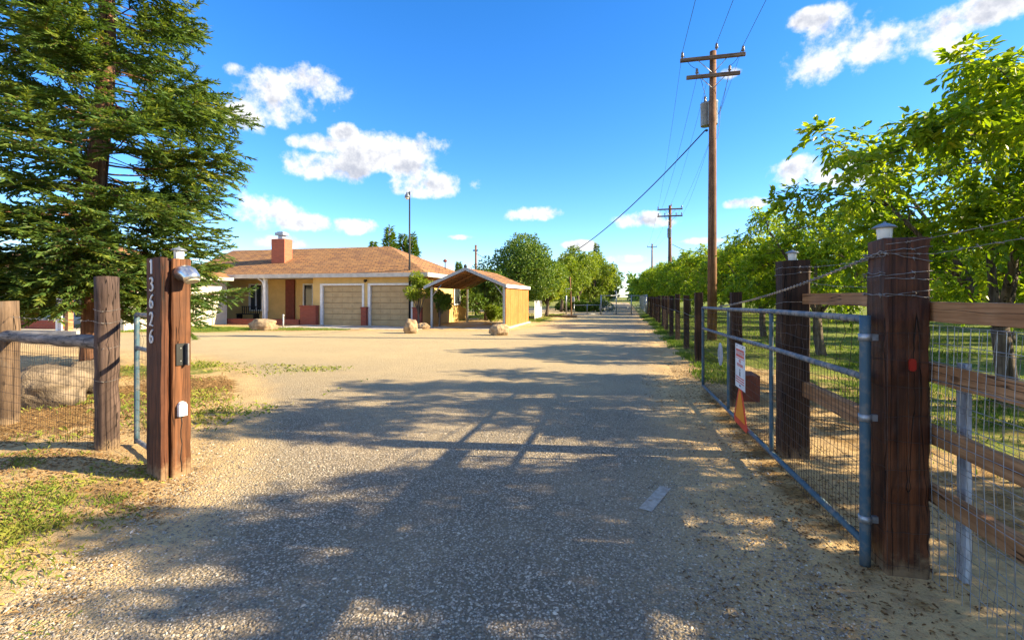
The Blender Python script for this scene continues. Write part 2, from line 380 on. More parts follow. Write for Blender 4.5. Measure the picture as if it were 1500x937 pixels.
# ------------------------------------------------------------------ object helpers
W = {}
def thing(name, label, cat, loc=(0, 0, 0), rotz=0, group=None):
    o = bpy.data.objects.new(name, None); C.objects.link(o)
    o.empty_display_size = 0.2
    o.location = loc; o.rotation_euler = (0, 0, rotz)
    W[o.name] = Matrix.Translation(Vector(loc)) @ Matrix.Rotation(rotz, 4, 'Z')
    return tag(o, label, cat, group)
def tag(o, label=None, cat=None, group=None, kind=None):
    if label: o['label'] = label
    if cat: o['category'] = cat
    if group: o['group'] = group
    if kind: o['kind'] = kind
    return o
def link_mesh(name, me, mat, parent=None, origin=None):
    if mat is not None: me.materials.append(mat)
    o = bpy.data.objects.new(name, me); C.objects.link(o)
    if parent is not None:
        me.transform(W[parent.name].inverted()); o.parent = parent; W[o.name] = W[parent.name]
    else:
        if origin is None and len(me.vertices):
            co_ = np.empty(len(me.vertices) * 3, np.float32); me.vertices.foreach_get('co', co_); co_ = co_.reshape(-1, 3)
            a, b2 = co_.min(0), co_.max(0); origin = ((a[0] + b2[0]) / 2, (a[1] + b2[1]) / 2, a[2])
        origin = Vector([float(q) for q in origin]) if origin is not None else Vector((0, 0, 0))
        me.transform(Matrix.Translation(-origin)); o.location = origin
        W[o.name] = Matrix.Translation(origin)
    return o
class MB:
    def __init__(s): s.v = []; s.f = []; s.sm = []
    def add(s, vs_, fs, smooth=False):
        k = len(s.v); s.v += [tuple(q) for q in vs_]
        s.f += [tuple(i + k for i in f) for f in fs]; s.sm += [smooth] * len(fs)
        return s
    def box(s, lo, hi, M4=None):
        x0, y0, z0 = lo; x1, y1, z1 = hi
        vs_ = [Vector(p) for p in ((x0, y0, z0), (x1, y0, z0), (x1, y1, z0), (x0, y1, z0), (x0, y0, z1), (x1, y0, z1), (x1, y1, z1), (x0, y1, z1))]
        if M4 is not None: vs_ = [M4 @ p for p in vs_]
        return s.add(vs_, [(0, 3, 2, 1), (4, 5, 6, 7), (0, 1, 5, 4), (1, 2, 6, 5), (2, 3, 7, 6), (3, 0, 4, 7)])
    def path(s, pts, r, n_=8, cap=True, smooth=True):
        pts = [Vector(p) for p in pts]
        if not hasattr(r, '__len__'): r = [r] * len(pts)
        k = len(s.v); up_ = Vector((0, 0, 1)); prev = None
        for i, p in enumerate(pts):
            t = (pts[min(i + 1, len(pts) - 1)] - pts[max(i - 1, 0)])
            if t.length < 1e-9: t = Vector((0, 0, 1))
            t.normalize()
            if prev is None:
                ref = up_ if abs(t.z) < 0.9 else Vector((1, 0, 0))
                a = t.cross(ref).normalized()
            else:
                a = (prev - t * prev.dot(t)).normalized()
            prev = a; b2 = t.cross(a)
            for j in range(n_):
                q = 2 * PI * j / n_
                s.v.append(tuple(p + (a * math.cos(q) + b2 * math.sin(q)) * r[i]))
        for i in range(len(pts) - 1):
            for j in range(n_):
                s.f.append((k + i * n_ + j, k + i * n_ + (j + 1) % n_, k + (i + 1) * n_ + (j + 1) % n_, k + (i + 1) * n_ + j)); s.sm.append(smooth)
        if cap:
            s.f.append(tuple(k + j for j in range(n_))[::-1]); s.sm.append(False)
            e = k + (len(pts) - 1) * n_
            s.f.append(tuple(e + j for j in range(n_))); s.sm.append(False)
        return s
    def lathe(s, prof, base, axis=(0, 0, 1), n_=16):
        ax = Vector(axis).normalized()
        ref = Vector((0, 0, 1)) if abs(ax.z) < 0.9 else Vector((1, 0, 0))
        a = ax.cross(ref).normalized(); b2 = ax.cross(a); k = len(s.v); base = Vector(base)
        for r, h in prof:
            for j in range(n_):
                q = 2 * PI * j / n_
                s.v.append(tuple(base + ax * h + (a * math.cos(q) + b2 * math.sin(q)) * r))
        for i in range(len(prof) - 1):
            for j in range(n_):
                s.f.append((k + i * n_ + j, k + i * n_ + (j + 1) % n_, k + (i + 1) * n_ + (j + 1) % n_, k + (i + 1) * n_ + j)); s.sm.append(True)
        s.f.append(tuple(k + j for j in range(n_))[::-1]); s.sm.append(False)
        e = k + (len(prof) - 1) * n_; s.f.append(tuple(e + j for j in range(n_))); s.sm.append(False)
        return s
    def build(s, name, mat, parent=None, bevel=0.0, origin=None, seg=1):
        me = bpy.data.meshes.new(name); me.from_pydata(s.v, [], s.f)
        me.polygons.foreach_set('use_smooth', s.sm)
        o = link_mesh(name, me, mat, parent, origin)
        bm = bmesh.new(); bm.from_mesh(me); bmesh.ops.recalc_face_normals(bm, faces=bm.faces)
        if bevel:
            es = [e for e in bm.edges if len(e.link_faces) == 2 and e.calc_face_angle(0) > 0.6]
            bmesh.ops.bevel(bm, geom=es, offset=bevel, segments=seg, affect='EDGES', clamp_overlap=True)
        bm.to_mesh(me); bm.free()
        return o
def np_mesh(name, V, F, mat, parent=None, tone=None, origin=None, smooth=False):
    V = np.ascontiguousarray(V, np.float32); F = np.ascontiguousarray(F, np.int32)
    me = bpy.data.meshes.new(name)
    me.vertices.add(len(V)); me.vertices.foreach_set('co', V.ravel())
    k = F.shape[1]
    me.loops.add(F.size); me.loops.foreach_set('vertex_index', F.ravel())
    me.polygons.add(len(F)); me.polygons.foreach_set('loop_start', np.arange(0, F.size, k, dtype=np.int32))
    try: me.polygons.foreach_set('loop_total', np.full(len(F), k, np.int32))
    except Exception: pass
    me.polygons.foreach_set('use_smooth', np.full(len(F), smooth))
    me.update(calc_edges=True)
    if tone is not None:
        a = me.attributes.new('tone', 'FLOAT', 'POINT'); a.data.foreach_set('value', np.ascontiguousarray(tone, np.float32))
    return link_mesh(name, me, mat, parent, origin)
def rough_box(lo, hi, seg=14, amp=0.004, axis=2, seed=0):
    """timber with slightly wavy faces: box cut into rings along its axis, vertices jittered"""
    mb = MB(); a = [0, 1, 2]; a.remove(axis); u, v = a
    r = random.Random(seed); k = 0
    ch = min(hi[u] - lo[u], hi[v] - lo[v]) * 0.06
    pts = []
    prof = [(lo[u] + ch, lo[v]), (hi[u] - ch, lo[v]), (hi[u], lo[v] + ch), (hi[u], hi[v] - ch), (hi[u] - ch, hi[v]), (lo[u] + ch, hi[v]), (lo[u], hi[v] - ch), (lo[u], lo[v] + ch)]
    off = [0.0] * 8
    for i in range(seg + 1):
        q = lo[axis] + (hi[axis] - lo[axis]) * i / seg
        for j, (pu, pv) in enumerate(prof):
            p = [0, 0, 0]; p[axis] = q; p[u] = pu + r.uniform(-amp, amp); p[v] = pv + r.uniform(-amp, amp)
            if i in (0, seg): p[axis] += r.uniform(-amp, amp) * 1.5
            pts.append(tuple(p))
    fs = []
    for i in range(seg):
        for j in range(8):
            fs.append((i * 8 + j, i * 8 + (j + 1) % 8, (i + 1) * 8 + (j + 1) % 8, (i + 1) * 8 + j))
    fs.append(tuple(range(8))); fs.append(tuple(seg * 8 + j for j in range(8)))
    mb.add(pts, fs)
    return mb
def xf(mb, M4):
    mb.v = [tuple(M4 @ Vector(p)) for p in mb.v]; return mb
def catenary(a, b_, sag, n_=16):
    a, b_ = Vector(a), Vector(b_)
    return [a.lerp(b_, i / n_) - Vector((0, 0, sag * 4 * (i / n_) * (1 - i / n_))) for i in range(n_ + 1)]
def barbed(mb, pts, r=0.0016, step=0.12, barb=0.016, seed=1):
    q = random.Random(seed)
    pts = [Vector(p) for p in pts]
    fine = []
    for a, b_ in zip(pts[:-1], pts[1:]):
        m_ = max(1, int((b_ - a).length / 0.06))
        for i in range(m_): fine.append(a.lerp(b_, i / m_) + Vector((q.uniform(-1, 1), q.uniform(-1, 1), q.uniform(-1, 1))) * 0.0022)
    fine.append(pts[-1])
    mb.path(fine, r, 5)
    L = 0
    for a, b_ in zip(fine[:-1], fine[1:]):
        L += (b_ - a).length
        if L > step:
            L = 0
            for _ in range(2):
                d = Vector((q.uniform(-1, 1), q.uniform(-1, 1), q.uniform(-1, 1))).normalized() * barb
                mb.path([a - d, a + d], 0.0012, 4)
            mb.path([a - (b_ - a).normalized() * 0.008, a + (b_ - a).normalized() * 0.008], r * 2.2, 5)
def grid_mesh(p0, p1, z0, z1, dv, dh, r=0.0016, wob=0.004, seed=0, z0b=None, z1b=None):
    """woven wire between two ground points"""
    mb = MB(); q = random.Random(seed); p0 = Vector((p0[0], p0[1], 0)); p1 = Vector((p1[0], p1[1], 0))
    L = (p1 - p0).length; d = (p1 - p0) / L; nrm_ = Vector((-d.y, d.x, 0))
    z0b = z0 if z0b is None else z0b; z1b = z1 if z1b is None else z1b
    def bulge(t, z): return nrm_ * (wob * 2.2 * math.sin(t * 3.1 + seed) * math.sin(z * 5 + seed))
    nv = int(L / dv); nh = int((z1 - z0) / dh)
    for i in range(nv + 1):
        t = i * dv + q.uniform(-1, 1) * wob * 0.8; f = t / L
        a, b_ = z0 + (z0b - z0) * f, z1 + (z1b - z1) * f
        pts = []
        for k in range(7):
            z = a + (b_ - a) * k / 6
            pts.append(p0 + d * (t + q.uniform(-1, 1) * wob * 0.6) + Vector((0, 0, z)) + bulge(t, z))
        mb.path(pts, r, 4, cap=False)
    for j in range(nh + 1):
        fz = j / nh; pts = []; m_ = max(4, int(L / 0.25))
        for i in range(m_ + 1):
            t = L * i / m_; f = i / m_
            z = (z0 + (z0b - z0) * f) * (1 - fz) + (z1 + (z1b - z1) * f) * fz + q.uniform(-1, 1) * wob * 0.7
            pts.append(p0 + d * t + Vector((0, 0, z)) + bulge(t, z))
        mb.path(pts, r * 1.1, 4, cap=False)
    return mb

# ------------------------------------------------------------------ ground and driveway
def snoise(x, y, s, seed=0):
    out = np.zeros_like(x, dtype=float); r = np.random.default_rng(seed)
    for k in range(6):
        a = r.uniform(0, 2 * PI); f = s * (1.0 + 0.75 * k); ph = r.uniform(0, 6.28, 2)
        out += np.sin((x * np.cos(a) + y * np.sin(a)) * f + ph[0] + 1.3 * np.sin((x * np.sin(a) - y * np.cos(a)) * f * 0.7 + ph[1])) / (1 + 0.6 * k)
    return out / 2.6
DRIVE = [(-2.4, -8), (-2.6, 0.5), (-2.85, 1.6), (-3.2, 2.6), (-3.55, 3.3), (-4.3, 4.2), (-5.2, 5.6), (-6.4, 6.9), (-8.2, 8.6), (-11, 10.3), (-19, 11.4), (-27, 12.2),
         (-27, 15.5), (-20.5, 16.6), (-16.5, 18.0), (-13.5, 19.4), (-9.0, 20.6), (-5.2, 21.6), (-4.7, 24), (-4.6, 28.6), (-4.0, 36), (-3.6, 41), (-9, 43.5), (-16, 50), (-16, 60), (-7, 62), (-3.4, 70), (-3.0, 140),
         (2.0, 140), (1.7, 60), (1.45, 40), (1.25, 25), (1.1, 14), (1.0, 8), (0.95, 4), (1.0, 1), (1.2, -8)]
def poly_sd(x, y, poly):
    d = np.full(x.shape, 1e9); ins = np.zeros(x.shape, bool)
    for (x0, y0), (x1, y1) in zip(poly, poly[1:] + poly[:1]):
        ex, ey = x1 - x0, y1 - y0
        t = np.clip(((x - x0) * ex + (y - y0) * ey) / (ex * ex + ey * ey), 0, 1)
        d = np.minimum(d, np.hypot(x - x0 - t * ex, y - y0 - t * ey))
        c = ((y0 > y) != (y1 > y)) & (x < (x1 - x0) * (y - y0) / (y1 - y0 + 1e-12) + x0)
        ins ^= c
    return np.where(ins, d, -d)
def axis_pts(lo, hi, step, far):
    a = list(np.arange(lo, hi + 1e-6, step)); s_ = step
    x = hi
    while x < far: s_ *= 1.25; x += s_; a.append(x)
    x = lo; s_ = step
    while x > -far: s_ *= 1.25; x -= s_; a.insert(0, x)
    return np.array(a)
gx = axis_pts(-12, 9, 0.16, 2500); gy = axis_pts(-1, 24, 0.16, 2500)
X, Y = np.meshgrid(gx, gy)
SD = poly_sd(X, Y, DRIVE)
off = np.clip(-SD / 0.6, 0, 1)
ZG = off * (0.025 * snoise(X, Y, 2.6, 3) + 0.012 * snoise(X, Y, 8, 4)) * (np.hypot(X, Y) < 60)
ZG = ZG + np.clip(off * 0.02, 0, 1) - 0.02 * (SD > 0)
def blob(cx, cy_, rx, ry, p=1.0): return np.exp(-(((X - cx) / rx) ** 2 + ((Y - cy_) / ry) ** 2) ** p)
ZG += 0.05 * blob(-4.9, 3.3, 0.6, 0.3)
green = np.zeros_like(X)
green = np.maximum(green, np.clip((X - 2.6) / 1.2, 0, 0.56) * (Y > -40))
green = np.maximum(green, np.clip((Y - 9) / 3, 0, 1) * np.clip((X - 1.45) / 0.25, 0, 0.75))
green = np.maximum(green, 0.08 * blob(-4.3, 2.5, 0.8, 0.9)); green = np.maximum(green, 0.15 * blob(-4.0, 1.0, 0.6, 1.0))
green = np.maximum(green, 0.75 * blob(-19.5, 17.6, 5.5, 1.1)); green = np.maximum(green, 0.7 * blob(-9.5, 8.0, 2.2, 1.4))
green = np.maximum(green, 0.65 * blob(-5.0, 31.5, 1.2, 4)); green = np.maximum(green, 0.75 * blob(-10, 37, 5, 5)); green = np.maximum(green, 0.6 * (Y > 62))
green = np.maximum(green, 0.55 * (X < -28))
dryv = np.maximum(0.85 * blob(-7.3, 6.4, 1.6, 1.7), 0.9 * blob(-8.5, 4.4, 3.2, 1.6))
dryv = np.maximum(dryv, 0.62 * blob(1.35, 5.5, 0.35, 5)); dryv = np.maximum(dryv, 0.5 * blob(-3.9, 3.0, 0.8, 0.8)); dryv = np.maximum(dryv, 0.5 * blob(-4.2, 1.4, 1.2, 2.4))
dryv = np.maximum(dryv, 0.5 * (X > 2.2) * (X < 40))
ny, nx = X.shape
idx = np.arange(nx * ny).reshape(ny, nx)
Fq = np.stack([idx[:-1, :-1], idx[:-1, 1:], idx[1:, 1:], idx[1:, :-1]], -1).reshape(-1, 4)
def sheet(name, V, F, mat, attrs):
    used, inv = np.unique(F, return_inverse=True)
    o = np_mesh(name, V[used], inv.reshape(F.shape), mat, origin=(0, 0, 0), smooth=True)
    for k, a in attrs.items():
        at = o.data.attributes.new(k, 'FLOAT', 'POINT'); at.data.foreach_set('value', a.ravel()[used].astype(np.float32))
    return o
g = sheet('ground', np.stack([X, Y, ZG], -1).reshape(-1, 3), Fq, M['ground'], {'green': green, 'dry': dryv})
tag(g, kind='structure')
cell = SD.ravel()[Fq].max(1) > -0.05
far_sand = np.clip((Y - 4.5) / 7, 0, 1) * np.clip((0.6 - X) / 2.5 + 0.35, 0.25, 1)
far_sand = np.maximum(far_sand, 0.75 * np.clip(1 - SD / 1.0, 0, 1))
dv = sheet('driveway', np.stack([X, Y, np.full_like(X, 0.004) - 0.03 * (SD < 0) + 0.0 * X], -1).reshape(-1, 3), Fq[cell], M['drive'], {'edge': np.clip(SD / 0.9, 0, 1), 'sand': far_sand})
tag(dv, kind='structure')
# long pale patch on the chip seal
mb = MB(); a = G(945, 748); b_ = G(975, 714); d = (b_ - a); nn_ = Vector((-d.y, d.x, 0)).normalized() * 0.05
mb.add([a - nn_, a + nn_, b_ + nn_ * 0.9, b_ - nn_ * 0.9], [(0, 1, 2, 3)]); 
for i, v in enumerate(mb.v): mb.v[i] = (v[0], v[1], 0.0085)
tag(mb.build('road_patch', M['patch']), kind='structure')
# concrete apron
mb = MB(); mb.box((-17.0, 20.7, -0.05), (-9.3, 23.2, 0.03)); mb.box((-9.3, 21.8, -0.05), (-5.3, 28.2, 0.025))
tag(mb.build('concrete_apron', M['concrete']), kind='structure')

# ------------------------------------------------------------------ house
HG = thing('ranch_house', 'single storey tan ranch house with brown shingle hip roof and two garage doors', 'house', (-15, 23.4, 0))
def wall(mb, axis, p, q0, q1, z0, z1, th, holes=()):
    """a wall along x (axis 0) or y (axis 1) at p, openings cut out"""
    qs = sorted({q0, q1, *[h[0] for h in holes], *[h[1] for h in holes]}); zs = sorted({z0, z1, *[h[2] for h in holes], *[h[3] for h in holes]})
    for a, b2 in zip(qs[:-1], qs[1:]):
        run = None
        for c_, d_ in zip(zs[:-1], zs[1:]):
            if any(h[0] <= a and b2 <= h[1] and h[2] <= c_ and d_ <= h[3] for h in holes): continue
            if axis == 0: mb.box((a, p, c_), (b2, p + th, d_))
            else: mb.box((p, a, c_), (p + th, b2, d_))
    return mb
WT = 2.62
mb = MB()
gar = [(-16.1, -13.65, 0.0, 2.16), (-13.2, -10.8, 0.0, 2.16)]
wall(mb, 0, 23.4, -16.7, -10.2, 0, WT, 0.2, gar)
wall(mb, 1, -10.4, 23.6, 30.9, 0, WT, 0.2, [(28.2, 29.2, 1.1, 2.1)])
wall(mb, 1, -16.7, 23.6, 25.4, 0, WT, 0.2)
wall(mb, 0, 25.4, -24.5, -16.5, 0, WT, 0.2, [(-18.75, -17.55, 0.85, 2.3), (-22.6, -21.3, 0.75, 2.3)])
mb.box((-24.5, 30.7, 0), (-10.4, 30.9, WT))
mb.build('wall', M['stucco'], HG)
def hip(mb, x0, x1, y0, y1, z0, zr, left_hip=True, right_hip=True, rx0=None, rx1=None):
    ym = (y0 + y1) / 2; hl = (y1 - y0) / 2
    a = x0 + (hl if left_hip else 0); b2 = x1 - (hl if right_hip else 0)
    mb.add([(x0, y0, z0), (x1, y0, z0), (x1, y1, z0), (x0, y1, z0), (a, ym, zr), (b2, ym, zr)],
           [(0, 1, 5, 4), (1, 2, 5), (2, 3, 4, 5), (3, 0, 4), (3, 2, 1, 0)])
ZE, ZR = 2.78, 4.68
mb = MB(); hip(mb, -25.5, -9.72, 22.92, 31.4, ZE, ZR, False, True)
rf = mb.build('roof', M['shingle'], HG)
mb = MB()
mb.box((-24.0, 22.84, 2.60), (-9.64, 22.916, 2.815)); mb.box((-9.716, 22.916, 2.60), (-9.64, 31.45, 2.815))
mb.build('fascia', M['cream_trim'], rf)
mb = MB(); mb.box((-24.4, 22.92, 2.625), (-9.72, 31.4, 2.64)); mb.build('soffit', M['stucco_pale'], rf)
for x0, x1, *_ in gar:                                           # garage doors: panels
    mb = MB()
    for k in range(7):
        z0 = 0.02 + k * 0.305
        mb.box((x0 + .03, 23.49, z0), (x1 - .03, 23.55, z0 + 0.285))
        for j in range(4):
            w4 = (x1 - x0 - .06) / 4; mb.box((x0 + .03 + j * w4 + .06, 23.478, z0 + .05), (x0 + .03 + (j + 1) * w4 - .06, 23.489, z0 + .22))
    gd = mb.build('garage_door', M['garage'], HG)
    MB().box((x0, 23.552, 0), (x1, 23.57, 2.16)).build('backing', M['seam'], gd)
    mb = MB(); mb.box((x0 - 0.13, 23.36, 0), (x0 + 0.02, 23.5, 2.18)); mb.box((x1 - 0.02, 23.36, 0), (x1 + 0.10, 23.5, 2.18)); mb.box((x0 - 0.13, 23.36, 2.18), (x1 + 0.10, 23.5, 2.29))
    mb.build('door_frame', M['white_paint'], gd)
def window(parent, axis, p, q0, q1, z0, z1, muntins=1, s_=-1):
    mb = MB(); t_ = 0.06
    def bx(a, b2, c_, d_, e0, e1):
        if axis == 0: mb.box((a, min(p + e0, p + e1), c_), (b2, max(p + e0, p + e1), d_))
        else: mb.box((min(p + e0, p + e1), a, c_), (max(p + e0, p + e1), b2, d_))
    bx(q0 - t_, q0 + 0.02, z0 - t_, z1 + t_, s_ * 0.03, 0.08); bx(q1 - 0.02, q1 + t_, z0 - t_, z1 + t_, s_ * 0.03, 0.08)
    bx(q0 + 0.02, q1 - 0.02, z1 - 0.02, z1 + t_, s_ * 0.03, 0.08); bx(q0 + 0.02, q1 - 0.02, z0 - t_, z0 + 0.02, s_ * 0.03, 0.08)
    for k in range(muntins):
        c_ = q0 + (q1 - q0) * (k + 1) / (muntins + 1); bx(c_ - 0.025, c_ + 0.025, z0 + 0.02, z1 - 0.02, s_ * 0.015, 0.06)
    f = mb.build('window', M['white_paint'], parent)
    mb = MB(); bx(q0, q1, z0, z1, 0.065, 0.075); mb.build('pane', M['glass'], f)
window(HG, 0, 25.4, -18.75, -17.55, 0.85, 2.3, 1); window(HG, 0, 25.4, -22.6, -21.3, 0.75, 2.3, 2)
window(HG, 1, -10.2, 28.2, 29.2, 1.1, 2.1, 1, s_=1)
for x_ in (-19.65, -22.4, -24.2):
    MB().box((x_ - 0.09, 23.15, 0.28), (x_ + 0.09, 23.33, 2.6)).build('porch_post', M['white_paint'], HG)
mb = MB(); mb.box((-24.3, 23.05, 0), (-17.35, 23.6, 0.30)); mb.box((-24.3, 23.62, 0), (-16.75, 25.38, 0.16)); mb.build('planter', M['brick'], HG)
mb = MB(); mb.box((-17.3, 23.1, 0), (-16.32, 23.395, 1.02)); mb.box((-17.34, 23.06, 1.02), (-16.3, 23.39, 1.09)); mb.build('brick_pier', M['brick'], HG, 0.006)
mb = MB(); mb.box((-13.60, 23.12, 0), (-13.30, 23.355, 0.96)); mb.box((-13.63, 23.10, 0.96), (-13.28, 23.355, 1.02)); mb.build('brick_pier', M['brick'], HG, 0.006)
mb = MB(); mb.box((-10.62, 23.12, 0), (-10.14, 23.355, 0.96)); mb.box((-10.66, 23.10, 0.96), (-10.12, 23.355, 1.02)); mb.build('brick_pier', M['brick'], HG, 0.006)
MB().box((-19.95, 25.28, 0.16), (-19.35, 25.385, 2.6)).build('front_door', M['dark_red'], HG)
mb = MB(); mb.lathe([(0.06, 0), (0.07, 0.03), (0.05, 0.08), (0.09, 0.13), (0.02, 0.16)], (-13.42, 23.36, 2.45), (0, -1, -0.3), 10); mb.build('wall_lamp', M['black'], HG)
mb = MB(); mb.path([(-19.9, 22.95, 2.6), (-19.75, 23.1, 2.45), (-19.72, 23.18, 2.2), (-19.7, 23.1, 0.3)], 0.035, 6); mb.build('downspout', M['white_paint'], HG)
# bench on the porch
BN = thing('porch_bench', 'dark bench under the big porch window', 'bench', (-22, 24.6, 0.16))
MB().box((-22.7, 24.4, 0.50), (-21.4, 24.85, 0.55)).build('seat', M['black'], BN)
mb = MB()
for k in range(9): mb.box((-22.68 + k * 0.155, 24.86, 0.55), (-22.64 + k * 0.155, 24.89, 0.95))
mb.box((-22.7, 24.85, 0.95), (-21.4, 24.9, 1.0)); mb.build('backrest', M['black'], BN)
for x_ in (-22.66, -21.48): MB().box((x_, 24.42, 0.16), (x_ + 0.05, 24.84, 0.50)).build('leg', M['black'], BN)
# chimney
mb = MB(); mb.box((-20.45, 24.7, 2.9), (-19.55, 25.4, 5.02))
chm = mb.build('chimney', M['brick_ch'], rf)
# roof vents
mb = MB(); mb.lathe([(0.03, 0), (0.03, 0.55), (0.12, 0.58), (0.14, 0.66), (0.02, 0.76)], (-10.9, 28.6, 3.2), n_=10); mb.build('vent_pipe', M['dark_red'], rf)
mb = MB(); mb.box((-20.15, 24.9, 5.02), (-19.85, 25.2, 5.24)); mb.box((-20.28, 24.77, 5.26), (-19.72, 25.33, 5.42)); mb.box((-20.2, 24.85, 5.42), (-19.8, 25.25, 5.48)); mb.build('chimney_cap', M['galv'], rf)
# left wing
WG = thing('house_wing', 'pale side wing with brown roof and dark open porch behind the tall conifer', 'house wing', (-26, 16, 0))
mb = MB(); wall(mb, 1, -22.2, 17.2, 23.0, 0, 2.5, 0.2, [(18.6, 19.7, 1.0, 1.95)])
wall(mb, 0, 18.9, -32, -22.4, 0, 2.5, 0.2, [(-29.0, -26.6, 0.5, 2.2), (-26.0, -24.0, 0.5, 2.2)]); mb.build('wall', M['stucco_pale'], WG)
mb = MB(); mb.add([(-33, 15.2, 2.6), (-21.4, 15.2, 2.6), (-21.4, 24.0, 2.6), (-33, 24.0, 2.6), (-29.5, 19.6, 4.3), (-25.8, 19.6, 4.3)], [(0, 1, 5, 4), (1, 2, 5), (2, 3, 4, 5), (3, 0, 4), (3, 2, 1, 0)])
mb.build('roof', M['shingle'], WG)
mb = MB(); mb.box((-33, 15.12, 2.46), (-21.32, 15.19, 2.63)); mb.box((-21.39, 15.19, 2.46), (-21.32, 22.8, 2.63)); mb.build('fascia', M['stucco_pale'], WG)
window(WG, 1, -22.0, 18.6, 19.7, 1.0, 1.95, 1, s_=1)
window(WG, 0, 18.9, -29.0, -26.6, 0.5, 2.2, 2); window(WG, 0, 18.9, -26.0, -24.0, 0.5, 2.2, 1)
for x_, m_ in ((-22.9, 'board'), (-23.4, 'white_paint'), (-26.8, 'galv'), (-31, 'board')):
    MB().box((x_ - 0.10, 15.5, 0), (x_ + 0.10 if m_ == 'board' else x_ + 0.0, 15.7, 2.46)).build('porch_post', M[m_], WG)
mb = MB(); mb.box((-32, 15.4, 0), (-22.2, 18.9, 0.12)); mb.build('porch_floor', M['concrete'], WG)
mb = MB(); mb.box((-30, 16.2, 0.12), (-24.2, 16.3, 0.5)); mb.build('low_wall', M['brick'], WG)

# ------------------------------------------------------------------ carport
CP = thing('carport', 'open gabled metal carport with honey coloured plywood side beside the drive', 'carport', (-7.4, 22.5, 0))
xl, xr, y0, y1 = -9.2, -5.45, 22.3, 28.0; xm = -7.35; ze, za = 2.12, 2.92
for nm, xa, xb, za_, zb in (('roof', xl - 0.3, xm, ze - 0.1, za), ('roof', xm, xr + 0.12, za, ze - 0.04)):
    mb = MB(); mb.add([(xa, y0 - .3, za_), (xb, y0 - .3, zb), (xb, y1, zb), (xa, y1, za_), (xa, y0 - .3, za_ + .05), (xb, y0 - .3, zb + .05), (xb, y1, zb + .05), (xa, y1, za_ + .05)],
                      [(0, 3, 2, 1), (4, 5, 6, 7), (0, 1, 5, 4), (1, 2, 6, 5), (2, 3, 7, 6), (3, 0, 4, 7)])
    mb.build('roof_panel', M['shingle'], CP)
    mb = MB(); mb.add([(xa, y0 - .34, za_ - .08), (xb, y0 - .34, zb - .08), (xb, y0 - .303, zb - .08), (xa, y0 - .303, za_ - .08), (xa, y0 - .34, za_ + .07), (xb, y0 - .34, zb + .07), (xb, y0 - .303, zb + .07), (xa, y0 - .303, za_ + .07)],
                      [(0, 3, 2, 1), (4, 5, 6, 7), (0, 1, 5, 4), (1, 2, 6, 5), (2, 3, 7, 6), (3, 0, 4, 7)])
    mb.build('gable_trim', M['galv'], CP)
MB().box((xr + 0.12, y0 - .3, ze - 0.12), (xr + 0.16, y1, ze + 0.04)).build('eave_trim', M['white_paint'], CP)
for yy in (22.35, 24.2, 26.0, 27.8):
    mb = MB(); mb.path([(xl, yy, ze - .1), (xm, yy, za - .05), (xr, yy, ze - .1)], 0.035, 6); mb.build('rafter', M['board'], CP)
for x_, yy in ((xl, y0), (xr - 0.05, y0), (xl, y1 - .1), (xr - 0.05, y1 - .1)):
    MB().box((x_ - .05, yy - .05, 0), (x_ + .05, yy + .05, ze - .05)).build('post', M['galv'], CP)
mb = MB(); mb.path([(xl, y0, ze - .55), (xl + .5, y0, ze + .05)], 0.03, 6); mb.build('brace', M['galv'], CP)
mb = MB(); mb.path([(xr - .05, y0, ze - .55), (xr - .5, y0, ze + .05)], 0.03, 6); mb.build('brace', M['galv'], CP)
for k in range(6):
    a = y0 + k * (y1 - y0) / 6
    MB().box((xr + 0.01 + 0.006 * (k % 2), a + 0.004, 0.1), (xr + 0.04 + 0.006 * (k % 2), a + (y1 - y0) / 6 - 0.004, ze - 0.1)).build('side_board', M['ply'], CP)
MB().box((xr - 0.05, y0 - .1, 0), (xr + 0.14, y1 + 0.1, 0.10)).build('kerb', M['concrete'], CP)
mb = MB(); mb.lathe([(0.08, 0), (0.08, 0.1), (0.03, 0.16)], (xm, y0 - .3, za + .05), n_=10); mb.build('ridge_knob', M['black'], CP)

# garage-corner yard lamp pole
LP = thing('yard_lamp_pole', 'tall thin dark pole with a small lamp head in front of the garage', 'lamp pole', PZ(600, 478, 25.2) * 1)
b0 = Vector((LP.location.x, LP.location.y, 0)); LP.location.z = 0; W[LP.name] = Matrix.Translation(b0)
mb = MB(); mb.path([b0, b0 + Vector((0, 0, 3.5)), b0 + Vector((0, 0, 7.1))], [0.055, 0.05, 0.035], 10); mb.build('pole', M['black'], LP)
hb = b0 + Vector((-0.12, -0.02, 6.95))
mb = MB(); mb.lathe([(0.05, 0.12), (0.07, 0.05), (0.14, -0.08), (0.15, -0.16)], hb, n_=12); mb.build('lamp_head', M['capgrey'], LP)
mb = MB(); mb.lathe([(0.12, -0.12), (0.11, -0.2), (0.05, -0.27)], hb, n_=12); mb.build('lens', M['frost'], LP)
mb = MB(); mb.path([b0 + Vector((0, 0, 7.05)), hb + Vector((0, 0, 0.1))], 0.02, 6); mb.build('arm', M['black'], LP)

